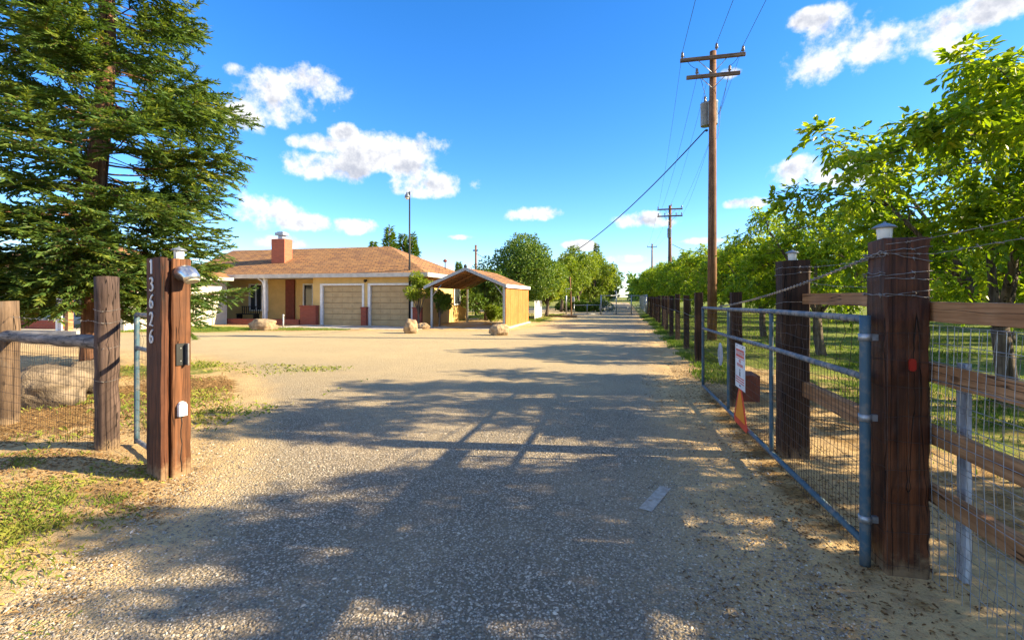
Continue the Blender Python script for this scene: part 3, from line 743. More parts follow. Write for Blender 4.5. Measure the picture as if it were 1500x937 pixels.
# ------------------------------------------------------------------ boulders
def boulder(base, sx, sy, sz, seed, label, mat='rock', sub=4, rot=0, group=None, flat=0.25):
    bm = bmesh.new(); bmesh.ops.create_icosphere(bm, subdivisions=sub, radius=1)
    s_ = Vector((seed * 3.1, seed * 1.7, seed))
    pl = [(Vector((math.sin(seed + k * 2.1), math.cos(seed * 2 + k * 1.7), 0.5 * math.sin(k * 3.3))).normalized(), 0.72 + 0.05 * k % 0.2) for k in range(9)]
    for v in bm.verts:
        p = v.co.copy()
        for nn2_, dd in pl:
            e = p.dot(nn2_) - dd
            if e > 0: p -= nn2_ * e * 0.85
        p *= 1 + 0.07 * mnoise.ridged_multi_fractal(p * 2.2 + s_, 0.9, 2.2, 4, 1.0, 2.0) - .06 + 0.16 * mnoise.fractal(p * 1.3 + s_, 1.0, 2.1, 5) + 0.05 * mnoise.noise(p * 6 + s_)
        v.co = Vector((p.x * sx, p.y * sy, (p.z + 1 - flat) * sz * 0.6))
        v.co.z = max(v.co.z, -0.05)
    for f in bm.faces: f.smooth = True
    me = bpy.data.meshes.new('boulder'); bm.to_mesh(me); bm.free()
    me.transform(Matrix.Translation(base) @ Matrix.Rotation(rot, 4, 'Z'))
    return tag(link_mesh('boulder', me, M[mat]), label, 'boulder', group)
boulder(G(385, 484), 0.72, 0.45, 0.52, 1, 'long low buff boulder on the lawn in front of the porch', rot=0.1)
boulder(G(602, 488), 0.36, 0.34, 0.60, 2.2, 'upright buff boulder in front of the right garage corner', rot=0.7)
boulder(G(620, 482), 0.34, 0.25, 0.30, 3.1, 'small low boulder behind the upright one by the garage corner')
boulder(G(732, 491), 0.44, 0.34, 0.44, 4.7, 'blocky buff boulder at the front of the plywood carport wall', rot=0.2)
boulder(PZ(88, 600, 6.75) * Vector((1, 1, 0)).length * 0 + Vector((*PZ(75, 600, 6.9).xy, 0)), 0.56, 0.45, 0.58, 5.4, 'large grey boulder behind the left wire fence', 'rock_grey', rot=-0.2)
boulder(Vector((*PZ(128, 596, 7.6).xy, 0)), 0.42, 0.36, 0.50, 6.9, 'smaller rock leaning against the large boulder behind the left fence', 'rock_grey')
# white standpipe by the long boulder
p = G(415, 481); mb = MB(); mb.path([p, p + Vector((0, 0, 0.62))], 0.035, 8); mb.lathe([(0.05, 0.6), (0.05, 0.68), (0.02, 0.7)], p, n_=8)
tag(mb.build('standpipe', M['old_white']), 'thin white standpipe beside the long boulder', 'pipe')

# ------------------------------------------------------------------ left gate post with numbers
K = Vector((-3.76, 3.245, 0)); a17 = math.radians(17)
e2 = Vector((math.sin(a17), math.cos(a17), 0)); e1 = Vector((-math.cos(a17), math.sin(a17), 0))
# local frame: x = -e1 (towards the drive), y = e2, z up; origin at the near corner
LF = Matrix.Translation(K) @ Matrix(((-e1.x, e2.x, 0, 0), (-e1.y, e2.y, 0, 0), (0, 0, 1, 0), (0, 0, 0, 1)))
GP = thing('gate_post', 'left reddish brown gate post of thick planks bearing house number 13626', 'gate post', K)
def lbox(lo, hi, seed, seg=16, amp=0.0025): return xf(rough_box(lo, hi, seg, amp, 2, seed), LF)
lbox((-0.25, 0.0, -0.1), (0.0, 0.05, 1.885), 1).build('plank', M['post_mid'], GP)
lbox((-0.24, 0.052, -0.1), (-0.035, 0.082, 1.86), 2).build('plank', M['post_dark'], GP)
lbox((-0.25, 0.084, -0.1), (0.0, 0.235, 1.88), 3).build('plank', M['post_brown'], GP)
DG = {'1': [[(0.14, 0.86), (0.30, 1.0), (0.30, 0.0)]],
      '3': [[(0.08, 0.88), (0.2, 0.98), (0.36, 0.98), (0.47, 0.88), (0.47, 0.72), (0.38, 0.6), (0.24, 0.54), (0.4, 0.49), (0.52, 0.36), (0.52, 0.18), (0.42, 0.04), (0.26, 0.0), (0.06, 0.1)]],
      '6': [[(0.5, 0.98), (0.3, 0.86), (0.14, 0.62), (0.09, 0.34), (0.14, 0.12), (0.28, 0.01), (0.44, 0.08), (0.52, 0.28), (0.46, 0.48), (0.32, 0.56), (0.18, 0.48), (0.11, 0.36)]],
      '2': [[(0.08, 0.8), (0.14, 0.94), (0.3, 1.0), (0.45, 0.9), (0.48, 0.72), (0.38, 0.46), (0.2, 0.2), (0.06, 0.03), (0.3, 0.06), (0.54, 0.0)]]}
def smooth_line(ps, k=3):
    for _ in range(2):
        q = [ps[0]]
        for a, b2 in zip(ps[:-1], ps[1:]):
            q.append((a[0] * .75 + b2[0] * .25, a[1] * .75 + b2[1] * .25)); q.append((a[0] * .25 + b2[0] * .75, a[1] * .25 + b2[1] * .75))
        q.append(ps[-1]); ps = q
    return ps
for i, ch_ in enumerate('13626'):
    mb = MB(); x0, z0, hgt = -0.185, 1.75 - i * 0.148, 0.115
    for ln in DG[ch_]:
        ln = ln if ch_ == '1' else smooth_line(ln)
        P = [LF @ Vector((x0 + a * hgt, -0.006, z0 + b2 * hgt)) for a, b2 in ln]
        for a, b2 in zip(P[:-1], P[1:]):
            d = (b2 - a); 
            if d.length < 1e-6: continue
            s_ = d.normalized().cross(-e2) * (0.0068 if abs(d.z) > 0.5 * d.length else 0.0042); t_ = e2 * 0.004; d = d.normalized() * 0.0015
            mb.add([a - s_ - t_ - d, b2 - s_ - t_ + d, b2 + s_ - t_ + d, a + s_ - t_ - d, a - s_ + t_ - d, b2 - s_ + t_ + d, b2 + s_ + t_ + d, a + s_ + t_ - d], [(0, 1, 2, 3), (4, 7, 6, 5), (0, 4, 5, 1), (1, 5, 6, 2), (2, 6, 7, 3), (3, 7, 4, 0)])
    mb.build('house_number', M['white_paint'], GP)
# crack / conduit under the intercom
mb = MB(); q = [LF @ Vector((0.0015, 0.155 + 0.006 * math.sin(k * 1.9), 0.52 - k * 0.06)) for k in range(9)]; mb.path(q, 0.0035, 5); mb.build('cable', M['black'], GP)
# spot lamp on the post
SL = thing('spot_lamp', 'silver dome lamp mounted at the top of the numbered post', 'spot lamp', LF @ Vector((0.0, 0.15, 1.74)))
def L(x, y, z): return LF @ Vector((x, y, z))
mb = MB()
pts = [L(0.0, .15, 1.75), L(.03, .15, 1.757), L(.075, .155, 1.758), L(.115, .16, 1.745), (L(.145, .165, 1.715)), L(.158, .167, 1.685)]
mb.path(pts, [0.062, 0.066, 0.068, 0.068, 0.066, 0.062], 20); mb.build('housing', M['silver'], SL)
mb = MB(); mb.path([L(.1565, .167, 1.688), L(.160, .1675, 1.679)], [0.056, 0.05], 20); mb.build('lens', M['cream'], SL)
# latch bracket
BR = thing('latch_bracket', 'black and silver metal bracket screwed halfway up the numbered post', 'bracket', L(0, 0.16, 1.0))
xf(MB().box((0.003, 0.11, 0.96), (0.012, 0.19, 1.15)), LF).build('back_plate', M['black'], BR, 0.003)
xf(MB().box((0.012, 0.18, 0.96), (0.06, 0.192, 1.15)), LF).build('flange', M['silver'], BR, 0.003)
for zz in (1.0, 1.11): MB().lathe([(0.006, 0), (0.006, 0.004)], L(0.012, 0.145, zz), -e1, 8).build('screw', M['silver'], BR)
# gate opener box
IC = thing('gate_opener_box', 'small white gate opener box low on the numbered post', 'intercom', L(0, 0.15, 0.52))
prof = [(-.036, -.065), (.036, -.065), (.036, .035), (.026, .056), (.010, .066), (-.010, .066), (-.026, .056), (-.036, .035)]
mb = MB(); k = len(prof)
mb.add([L(0.003, .155 + a, .585 + b2) for a, b2 in prof] + [L(0.038, .155 + a * .92, .585 + b2 * .92) for a, b2 in prof], [tuple(range(k)), tuple(range(2 * k - 1, k - 1, -1))] + [(i, i + k, (i + 1) % k + k, (i + 1) % k) for i in range(k)])
mb.build('case', M['white_paint'], IC, 0.004)
def text_obj(body, size, Mx, mat, parent, name='lettering', depth=0.0004):
    cu = bpy.data.curves.new(name, 'FONT'); cu.body = body; cu.size = size; cu.extrude = depth; cu.align_x = 'CENTER'; cu.align_y = 'CENTER'
    tmp = bpy.data.objects.new('tmp', cu); C.objects.link(tmp)
    bpy.context.view_layer.update()
    me = bpy.data.meshes.new_from_object(tmp.evaluated_get(bpy.context.evaluated_depsgraph_get()))
    bpy.data.objects.remove(tmp); bpy.data.curves.remove(cu)
    me.transform(Mx); me.materials.clear()
    return link_mesh(name, me, mat, parent)
def frame_m(pos, xdir, zdir):
    xd = Vector(xdir).normalized(); yd = Vector(zdir).normalized(); nd = xd.cross(yd)
    return Matrix(((xd.x, yd.x, nd.x, pos.x), (xd.y, yd.y, nd.y, pos.y), (xd.z, yd.z, nd.z, pos.z), (0, 0, 0, 1)))
text_obj('Click', 0.026, frame_m(L(0.0395, .155, .59), e2, (0, 0, 1)), M['ink'], IC)

def post_lamp(pos, label, s_=1.0):
    t = thing('post_lamp', label, 'post lamp', pos, 0, 'small cap lamps on the gate posts')
    MB().lathe([(.030 * s_, 0), (.034 * s_, .004), (.040 * s_, .07 * s_), (.040 * s_, .074 * s_)], pos, n_=18).build('shade', M['frost'], t)
    MB().lathe([(.060 * s_, .074 * s_), (.062 * s_, .078 * s_), (.045 * s_, .090 * s_), (.022 * s_, .100 * s_), (.008 * s_, .104 * s_), (.006 * s_, .112 * s_)], pos, n_=18).build('cap', M['capgrey'], t)
    for q in range(4): MB().box((-.002, -.002, 0), (.002, .002, .076 * s_), Matrix.Translation(Vector(pos) + Vector((math.cos(q * PI / 2 + .4), math.sin(q * PI / 2 + .4), 0)) * .0375 * s_)).build('rib', M['frost'], t)
post_lamp(L(-0.06, .165, 1.88), 'small cap lamp on the numbered left gate post', 1.0)

# ------------------------------------------------------------------ left fence
LFc = thing('wire_fence', 'left rail and wire fence with round weathered posts', 'fence', (-6.1, 4.0, 0))
Bp = Vector((-5.06, 3.79, 0)); Ap = Vector((-7.20, 4.25, 0)); A2 = Ap + (Ap - Bp)
def round_post(p, r, h, name, mat, parent, seed):
    q = random.Random(seed); mb = MB()
    mb.path([p + Vector((q.uniform(-1, 1) * .008, q.uniform(-1, 1) * .008, -0.1 + (h + 0.1) * k / 10)) for k in range(11)], [r * q.uniform(.95, 1.05) for _ in range(11)], 14)
    return mb.build(name, mat, parent)
round_post(Bp, .104, 1.75, 'post', M['post_grey'], LFc, 1); round_post(Ap, .11, 1.5, 'post', M['log_pale'], LFc, 2); round_post(A2, .13, 1.5, 'post', M['log_pale'], LFc, 3)
for a, b2, s_ in ((Bp, Ap, 1), (Ap, A2, 2)):
    q = random.Random(s_); mb = MB()
    P = [a.lerp(b2, k / 8) + Vector((0, -0.03, 1.09 + q.uniform(-.006, .006))) for k in range(9)]
    mb.path(P, [.068 * q.uniform(.92, 1.08) for _ in P], 12); mb.build('rail', M['log_rail'], LFc)
    grid_mesh(a + Vector((0, -.1, 0)), b2 + Vector((0, -.1, 0)), 0.05, 1.03, 0.05, 0.098, 0.0017, 0.004, s_).build('wire_mesh', M['wire_dark'], LFc)
    mb = MB(); barbed(mb, catenary(a + Vector((0, -.02, 1.31)), b2 + Vector((0, -.02, 1.32)), .015), seed=s_); mb.build('barbed_wire', M['wire'], LFc)
for zz in (1.42, 1.30, 1.05, 0.72):
    mb = MB()
    P = [Bp + Vector((math.cos(t) * .109, math.sin(t) * .109, zz + .012 * math.sin(t * 2))) for t in np.linspace(0, 2 * PI, 14)]
    barbed(mb, P, seed=int(zz * 100), step=.2)
    mb.build('wire_wrap', M['wire'], LFc)
# walk gate
g0 = Vector((-4.86, 3.93, 0)); g1 = Vector((-3.98, 3.50, 0))
WGt = thing('walk_gate', 'narrow blue grey pipe and wire mesh gate left of the numbered post', 'gate', g0)
d = (g1 - g0)
def pipe(a, b2, r, name, mat, parent, n_=10, wob=0.0, seed=0):
    q = random.Random(seed); k = 12
    return MB().path([Vector(a).lerp(Vector(b2), i / k) + Vector((0, 0, q.uniform(-wob, wob))) for i in range(k + 1)], r, n_).build(name, mat, parent)
pipe(g0 + Vector((0, 0, .05)), g0 + Vector((0, 0, 1.37)), .024, 'stile', M['blue_paint'], WGt); pipe(g1 + Vector((0, 0, .05)), g1 + Vector((0, 0, 1.37)), .024, 'stile', M['blue_paint'], WGt)
for zz in (.08, 1.03, 1.37): pipe(g0 + Vector((0, 0, zz)), g1 + Vector((0, 0, zz)), .022, 'rail', M['dull_paint'], WGt)
grid_mesh(g0, g1, .08, 1.03, .05, .1, .0017, .003, 5).build('wire_mesh', M['wire_dark'], WGt)
mb = MB(); q = random.Random(3)
barbed(mb, catenary(g0 + Vector((0, 0, 1.40)), g1 + Vector((0, 0, 1.38)), .01), step=.06, barb=.02)
for k in range(9):
    t_ = k / 9
    mb.path([g0 + d * (t_ + q.uniform(-.05, .05)) + Vector((q.uniform(-.02, .02), 0, zz)) for zz in (1.04, 1.12, 1.2, 1.28, 1.37)], .002, 4)
mb.build('twisted_wire', M['wire_dark'], WGt)

# ------------------------------------------------------------------ right side gate posts and gate
DP = thing('gate_post', 'massive dark brown square post at the hinge end of the long gate', 'gate post', (1.53, 3.15, 0))
rough_box((1.425, 3.04, -.1), (1.64, 3.255, 1.872), 26, .0048, 2, 11).build('timber', M['post_dark'], DP)
cx, cyy = 1.5325, 3.1475
def square_loop(cx, cy_, h, z, seed, tilt=0.0):
    q = random.Random(seed); P = []
    for (sx, sy) in ((-1, -1), (1, -1), (1, 1), (-1, 1), (-1, -1)): P.append(Vector((cx + sx * h, cy_ + sy * h, z + q.uniform(-.015, .015) + tilt * sx)))
    out = []
    for a, b2 in zip(P[:-1], P[1:]):
        for k in range(5): out.append(a.lerp(b2, k / 5) + Vector((0, 0, q.uniform(-.004, .004))))
    out.append(P[-1]); return out
for zz, tl in ((1.80, .01), (1.765, -.02), (1.69, .015), (1.66, -.01), (1.57, .02), (1.555, 0)):
    mb = MB(); barbed(mb, square_loop(cx, cyy, .1125, zz, int(zz * 99), tl), r=.0022, seed=int(zz * 50), step=.16); mb.build('wire_wrap', M['wire'], DP)
mb = MB()
for zz in (1.35, 1.2, 1.05, .9, .75, .6, .42, .25, .08): mb.path(square_loop(cx, cyy, .1105, zz, int(zz * 99)), .0014, 4, cap=False)
for u_ in (-.1, -.05, .0, .05, .1):
    mb.path([(cx + u_, cyy - .1118, zz) for zz in np.linspace(.05, 1.36, 9)], .0012, 4, cap=False)
mb.build('wire_mesh', M['wire_dark'], DP)
mb = MB(); rr = [( .017 * math.cos(t), .017 * math.sin(t)) for t in np.linspace(0, 2 * PI, 17)[:-1]]
rr = [(a, b2 + (.018 if b2 > 0 else -.018)) for a, b2 in rr]; k = len(rr)
mb.add([(1.547 + a, 3.022, 1.18 + b2) for a, b2 in rr] + [(1.547 + a, 3.034, 1.18 + b2) for a, b2 in rr], [tuple(range(k)), tuple(range(2 * k - 1, k - 1, -1))] + [(i, i + k, (i + 1) % k + k, (i + 1) % k) for i in range(k)])
tag(mb.build('reflector', M['red']), 'small oval red reflector on the massive dark post', 'reflector')
post_lamp(Vector((1.49, 3.19, 1.875)), 'small cap lamp on the massive dark hinge post', 1.0)
EP = thing('gate_post', 'dark square post standing behind the middle of the long gate', 'gate post', (1.62, 5.12, 0))
rough_box((1.50, 5.02, -.1), (1.74, 5.24, 1.90), 18, .004, 2, 21).build('timber', M['post_black'], EP)
for zz in (1.84, 1.78, 1.5):
    mb = MB(); barbed(mb, square_loop(1.62, 5.13, .124, zz, int(zz * 77), .01), r=.0022, seed=int(zz * 30), step=.2); mb.build('wire_wrap', M['wire'], EP)
post_lamp(Vector((1.62, 5.14, 1.90)), 'small cap lamp on the dark post behind the gate', 1.0)
GPp = thing('gate_post', 'thinner dark post behind the far end of the long gate', 'gate post', (1.58, 7.3, 0))
rough_box((1.51, 7.23, -.1), (1.65, 7.37, 1.62), 12, .004, 2, 31).build('timber', M['post_black'], GPp)
tag(rough_box((1.66, 7.6, 0), (1.98, 8.1, .40), 3, .004, 2, 5).build('box', M['dark_red'], None, .01), 'low reddish brown box on the ground behind the far end of the long gate', 'box')
# board fence between the two posts
BF = thing('board_fence', 'two redwood boards nailed between the hinge post and the post behind the gate', 'fence', (1.67, 4.1, 0))
rough_box((1.66, 3.26, 1.485), (1.70, 5.0, 1.58), 10, .003, 1, 41).build('rail', M['board'], BF)
rough_box((1.66, 3.26, 0.62), (1.74, 5.0, 0.75), 10, .003, 1, 42).build('rail', M['board'], BF)
mb = MB(); barbed(mb, catenary((1.6, 3.26, 1.80), (1.6, 5.0, 1.83), .02), seed=8); barbed(mb, catenary((1.66, 3.26, 1.62), (1.66, 5.0, 1.70), .03), seed=9); mb.build('barbed_wire', M['wire'], BF)
# right near fence
RF = thing('board_fence', 'redwood board fence with wire mesh running from the massive post towards the camera', 'fence', (1.68, 2.0, 0))
for zz, hh_, s_ in ((1.47, .105, 1), (1.135, .105, 2), (.795, .10, 3), (.47, .10, 4)):
    rough_box((1.655, -2.5, zz - hh_ / 2), (1.695, 3.245, zz + hh_ / 2), 30, .003, 1, 50 + s_).build('rail', M['board'], RF)
grid_mesh((1.640, 3.03), (1.640, -2.5), .02, 1.40, .056, .098, .0018, .004, 7).build('wire_mesh', M['galv'], RF)
grid_mesh((1.72, 3.2), (1.74, -2.5), .0, 1.38, .082, .105, .0015, .012, 9).build('wire_mesh', M['wire'], RF)
mb = MB(); barbed(mb, [(1.424, 3.15, 1.79), (1.424, 3.036, 1.79), (1.66, 3.034, 1.785), (1.66, 2.4, 1.80), (1.65, 1.6, 1.80), (1.65, -2.5, 1.8)], seed=4)
barbed(mb, [(1.424, 3.036, 1.84), (1.53, 3.03, 1.85), (1.62, 2.7, 1.87), (1.64, 2.0, 1.90), (1.64, -2.5, 1.95)], seed=5); mb.build('barbed_wire', M['chain'], RF)
for yy in (.2, -2.3): rough_box((1.70, yy, -.1), (1.84, yy + .14, 1.6), 10, .004, 2, 61).build('post', M['post_dark'], RF)
tag(rough_box((1.80, 3.04, -.05), (1.825, 3.115, 1.19), 12, .003, 2, 62).build('stake', M['old_white'], None), 'white painted flat stake behind the right board fence', 'stake')

# long pipe gate
GT = thing('pipe_gate', 'long blue grey pipe gate filled with wire mesh, open along the right of the drive', 'gate', (1.33, 3.2, 0))
xn, yn, xf_, yf = 1.365, 3.13, 1.27, 8.12
def gp(y, z0, z1=None): t_ = (y - yn) / (yf - yn); return Vector((xn + (xf_ - xn) * t_, y, z0 + ((z1 if z1 is not None else z0) - z0) * t_))
pipe((xn, yn, .0), (xn, yn, 1.445), .028, 'stile', M['blue_paint'], GT, 14); pipe(gp(yf, .13), gp(yf, 1.39), .022, 'stile', M['blue_paint'], GT)
MB().path([gp(yn, 1.425), gp(4.8, 1.42), gp(6.5, 1.395), gp(yf, 1.38)], .021, 12).build('rail', M['dull_paint'], GT)
MB().path([gp(yn, 1.09), gp(4.8, 1.085), gp(6.5, 1.06), gp(yf, 1.05)], .020, 12).build('rail', M['dull_paint'], GT)
MB().path([gp(yn, .14), gp(4.8, .13), gp(6.5, .135), gp(yf, .14)], .022, 12).build('rail', M['blue_paint'], GT)
for yy in (4.78, 6.42): pipe(gp(yy, .13), gp(yy, 1.41), .018, 'upright', M['blue_paint'], GT)
for zz in (.28, .86, 1.32):
    mb = MB(); mb.lathe([(.034, -.02), (.034, .02)], (xn, yn, zz), n_=14); mb.box((xn, yn - .012, zz - .018), (xn + .062, yn + .012, zz + .018)); mb.build('hinge_strap', M['galv'], GT)
grid_mesh(gp(yn, 0).xy, gp(yf, 0).xy, .05, 1.09, .05, .082, .0016, .004, 13, .13, 1.05).build('wire_mesh', M['wire_dark'], GT)
mb = MB(); q = random.Random(5)
for k in range(44):
    yy = yn + .05 + k * .113
    mb.path([gp(yy + q.uniform(-.025, .025), zz) + Vector((q.uniform(-.012, .012), 0, 0)) for zz in (1.09, 1.17, 1.25, 1.33, 1.42)], .0017, 4, cap=False)
for zz in (1.16, 1.24, 1.33): mb.path([gp(yn + k * .1245, zz + q.uniform(-.012, .012)) for k in range(41)], .0016, 4, cap=False)
for k in range(52):                                              # binding wire turns on the rails
    yy = yn + .08 + k * .095
    for zz, r_ in ((1.42 - .04 * k / 52, .023), (1.088 - .035 * k / 52, .022)):
        mb.path([gp(yy + .006 * math.cos(t), zz + r_ * math.sin(t)) + Vector((r_ * math.cos(t), 0, 0)) for t in np.linspace(0, 2 * PI, 8)], .0016, 4, cap=False)
mb.build('twisted_wire', M['wire_dark'], GT)
# stay chain
mb = MB(); ca, cb = Vector((1.415, 3.06, 1.80)), gp(7.0, 1.42); Pc = catenary(ca, cb, .05, 120)
for k in range(120):
    c_ = (Pc[k] + Pc[k + 1]) / 2; d_ = (Pc[k + 1] - Pc[k]).normalized(); s_ = d_.cross(Vector((0, 0, 1))).normalized(); u_ = s_.cross(d_)
    w_ = s_ if k % 2 else u_; half = (Pc[k + 1] - Pc[k]).length * .68
    P = []
    for t in np.linspace(0, 2 * PI, 11): P.append(c_ + d_ * half * math.cos(t) + w_ * .0095 * math.sin(t))
    mb.path(P, .0028, 5, cap=False)
tag(mb.build('chain', M['chain']), 'steel stay chain running from the massive dark post down to the long gate', 'chain')
# signs on the gate
def sign_plate(name, label, yc, zc, hw, hh_, mat, outline=None, grp=None):
    t = thing(name, label, 'sign', gp(yc, zc))
    return t
SX = 1.255
S1 = thing('notice_sign', 'white rectangular notice with red print wired to the long gate', 'sign', (gp(5.75, 0).x - .03, 5.75, .55))
xs = gp(5.75, 0).x - .03
MB().box((xs, 5.53, .53), (xs + .004, 5.97, 1.02)).build('plate', M['white_paint'], S1, .001)
fm = lambda y, z: frame_m(Vector((xs - .001, y, z)), (0, -1, 0), (0, 0, 1))
MB().box((xs - .0012, 5.57, .88), (xs - .0002, 5.93, .965)).build('header', M['sign_red'], S1)
text_obj('WARNING', .072, frame_m(Vector((xs - .0022, 5.75, .922)), (0, -1, 0), (0, 0, 1)), M['white_paint'], S1)
text_obj('NO', .055, fm(5.75, .835), M['sign_red'], S1)
text_obj('TRESPASSING', .048, fm(5.75, .79), M['sign_red'], S1)
for za_, zb_ in ((.862, .868), (.645, .657), (.618, .630), (.592, .602)): MB().box((xs - .001, 5.56, za_), (xs - .0002, 5.94, zb_)).build('printed_line', M['sign_red'], S1)
mb = MB(); mb.box((xs - .001, 5.73, .68), (xs - .0002, 5.77, .72)); mb.box((xs - .001, 5.715, .672), (xs - .0002, 5.785, .678)); mb.lathe([(.014, 0), (.014, .001)], (xs - .001, 5.75, .738), (1, 0, 0), 10); mb.build('figure', M['ink'], S1)
mb = MB(); mb.box((xs - .001, 5.72, .555), (xs - .0002, 5.78, .575)); mb.build('printed_mark', M['blue_ink'], S1)
for yy in (5.62, 5.88): MB().lathe([(.008, 0), (.008, .004)], (xs - .004, yy, 1.0), (1, 0, 0), 8).build('bolt', M['ink'], S1)
def tri_plate(mb, x0, x1, pts): k = len(pts); mb.add([(x0, a, b2) for a, b2 in pts] + [(x1, a, b2) for a, b2 in pts], [tuple(range(k)), tuple(range(2 * k - 1, k - 1, -1))] + [(i, (i + 1) % k, (i + 1) % k + k, i + k) for i in range(k)]); return mb
S2 = thing('warning_triangle', 'orange triangle with red border hanging below the white notice', 'sign', (xs, 5.75, .2))
tri_plate(MB(), xs + .002, xs + .005, [(5.80, .56), (5.70, .56), (5.45, .17), (5.48, .11), (6.02, .11), (6.05, .17)]).build('border', M['sign_red'], S2)
tri_plate(MB(), xs - .0012, xs + .0015, [(5.775, .51), (5.725, .51), (5.53, .185), (5.97, .185)]).build('face', M['sign_orange'], S2)
xs2 = gp(6.75, 0).x - .028; ov = [(6.75 + .16 * math.cos(t), .80 + .15 * math.sin(t)) for t in np.linspace(0, 2 * PI, 25)[:-1]]
S3 = thing('oval_sign', 'faded white oval sign wired to the far half of the long gate', 'sign', (xs2, 6.75, .65))
tri_plate(MB(), xs2, xs2 + .004, ov).build('plate', M['old_white'], S3)
mb = MB()
for k, zz in enumerate((.86, .82, .78, .74)): mb.box((xs2 - .001, 6.68 - .02 * (k % 2), zz), (xs2 - .0002, 6.82, zz + .012))
mb.build('faint_print', M['galv'], S3)

# ------------------------------------------------------------------ roadside post and wire fence
RW = thing('post_and_wire_fence', 'row of dark square posts with wire along the right edge of the drive', 'fence', (1.8, 11, 0))
py = [(1023.5, 533), (1005.5, 512), (992.5, 500), (983.5, 493), (976, 485), (971.5, 479), (966, 474.6), (962.5, 472), (959, 468), (955.5, 466), (952.7, 464.5), (949.6, 461.5)]
hts = []
prevp = None
for i, (px_, y_) in enumerate(py):
    p = G(px_, y_); h_ = 1.63 - .004 * i; hw = .075 if i else .085
    q = random.Random(i); rough_box((p.x - hw, p.y - hw, -.1), (p.x + hw, p.y + hw, h_ + q.uniform(-.04, .04)), 6, .006, 2, i).build('post', M['post_black'], RW)
    if prevp is not None:
        for k, zz in enumerate((1.5, 1.1)):
            MB().path(catenary(prevp + Vector((-.08, 0, zz)), p + Vector((-.08, 0, zz)), .02, 6), .003, 4).build('wire', M['wire'], RW)
        grid_mesh((prevp.x - .08, prevp.y), (p.x - .08, p.y), .05, 1.0, .16 if i < 6 else .3, .16 if i < 6 else .25, .002, .004, i).build('wire_mesh', M['wire_dark'], RW)
    prevp = p

# ------------------------------------------------------------------ far gates
FG = thing('chain_link_gate', 'closed galvanised chain link gate across the far end of the drive', 'gate', (0, 42.6, 0))
fa, fb = G(880.5, 461), G(946.5, 460.5)
for k in range(4):
    p = fa.lerp(fb, k / 3); h_ = 1.75 if k not in (1,) else 2.1
    MB().path([p, p + Vector((0, 0, h_))], .045, 8).build('upright', M['galv'], FG)
for k in range(3):
    a, b2 = fa.lerp(fb, k / 3), fa.lerp(fb, (k + 1) / 3)
    for zz in (.06, .62, 1.68): MB().path([a + Vector((0, 0, zz)), b2 + Vector((0, 0, zz))], .03, 6).build('rail', M['galv'], FG)
    L_ = (b2 - a); mb = MB()
    for j in range(26):
        t_ = j / 25
        for s_ in (-1, 1):
            x0_, x1_ = t_, t_ + s_ * .8; z0_, z1_ = .06, 1.66
            if x1_ > 1: z1_ = z0_ + (z1_ - z0_) * (1 - x0_) / (x1_ - x0_); x1_ = 1
            if x1_ < 0: z1_ = z0_ + (z1_ - z0_) * (0 - x0_) / (x1_ - x0_); x1_ = 0
            if abs(x1_ - x0_) > .01: mb.path([a + L_ * x0_ + Vector((0, 0, z0_)), a + L_ * x1_ + Vector((0, 0, z1_))], .004, 3, cap=False)
    mb.build('chain_link', M['galv'], FG)
FF = thing('chain_link_fence', 'grey chain link fence running back from the far gate', 'fence', (2.3, 50, 0))
a, b2 = fb + Vector((.1, .3, 0)), Vector((2.6, 72, 0))
for k in range(7):
    p = a.lerp(b2, k / 6); MB().path([p, p + Vector((0, 0, 1.8))], .04, 6).build('post', M['galv'], FF)
MB().path([a + Vector((0, 0, 1.75)), b2 + Vector((0, 0, 1.75))], .025, 6).build('rail', M['galv'], FF)
grid_mesh(a.xy, b2.xy, .05, 1.75, .3, .2, .005, .0, 3).build('chain_link', M['galv'], FF)
LG = thing('low_pipe_gate', 'low pipe gate left of the far chain link gate', 'gate', (-3, 42, 0))
a, b2 = G(841, 461.3), G(879, 461)
for zz in (.08, .85): MB().path([a + Vector((0, 0, zz)), b2 + Vector((0, 0, zz))], .03, 6).build('rail', M['galv'], LG)
for t_ in (0, .5, 1): p = a.lerp(b2, t_); MB().path([p, p + Vector((0, 0, .95))], .03, 6).build('upright', M['galv'], LG)
p = G(837, 462.5); mb = MB(); mb.path([p, p + Vector((-.05, 0, 1.6)), p + Vector((-.12, 0, 3.2))], .06, 8); q = p
tag(mb.build('pole', M['pole']), 'leaning thin wooden pole left of the far gate', 'pole')
p2 = G(829.5, 460); mb = MB(); mb.path([p2, p2 + Vector((0, 0, 2.3))], .06, 8); mb.path([p2 + Vector((-.5, 0, 2.3)), p2 + Vector((.5, 0.05, 2.3))], .04, 6)
tag(mb.build('tee_post', M['galv']), 'short pale tee topped post beside the leaning pole', 'post')
p3 = Vector((p.x + .15, p.y - .1, 0)); mb = MB(); mb.box((p3.x - .1, p3.y - .05, 1.15), (p3.x + .12, p3.y + .05, 1.55))
tag(mb.build('electric_box', M['old_white'], None, .02), 'white electric box fixed to the leaning pole', 'electric box')
tag(MB().box((*(G(822, 464.5) + Vector((-1.3, -.3, 0))).xy, 0), (*(G(822, 464.5) + Vector((1.2, .3, 0))).xy, .14)).build('timber_kerb', M['post_black'], None, .02), 'dark timber kerb lying on the grass left of the leaning pole', 'timber')
WF = thing('panel_fence', 'weathered white panel fence behind the carport', 'fence', G(786, 467))
b0 = G(783, 468); b1 = G(794, 464)
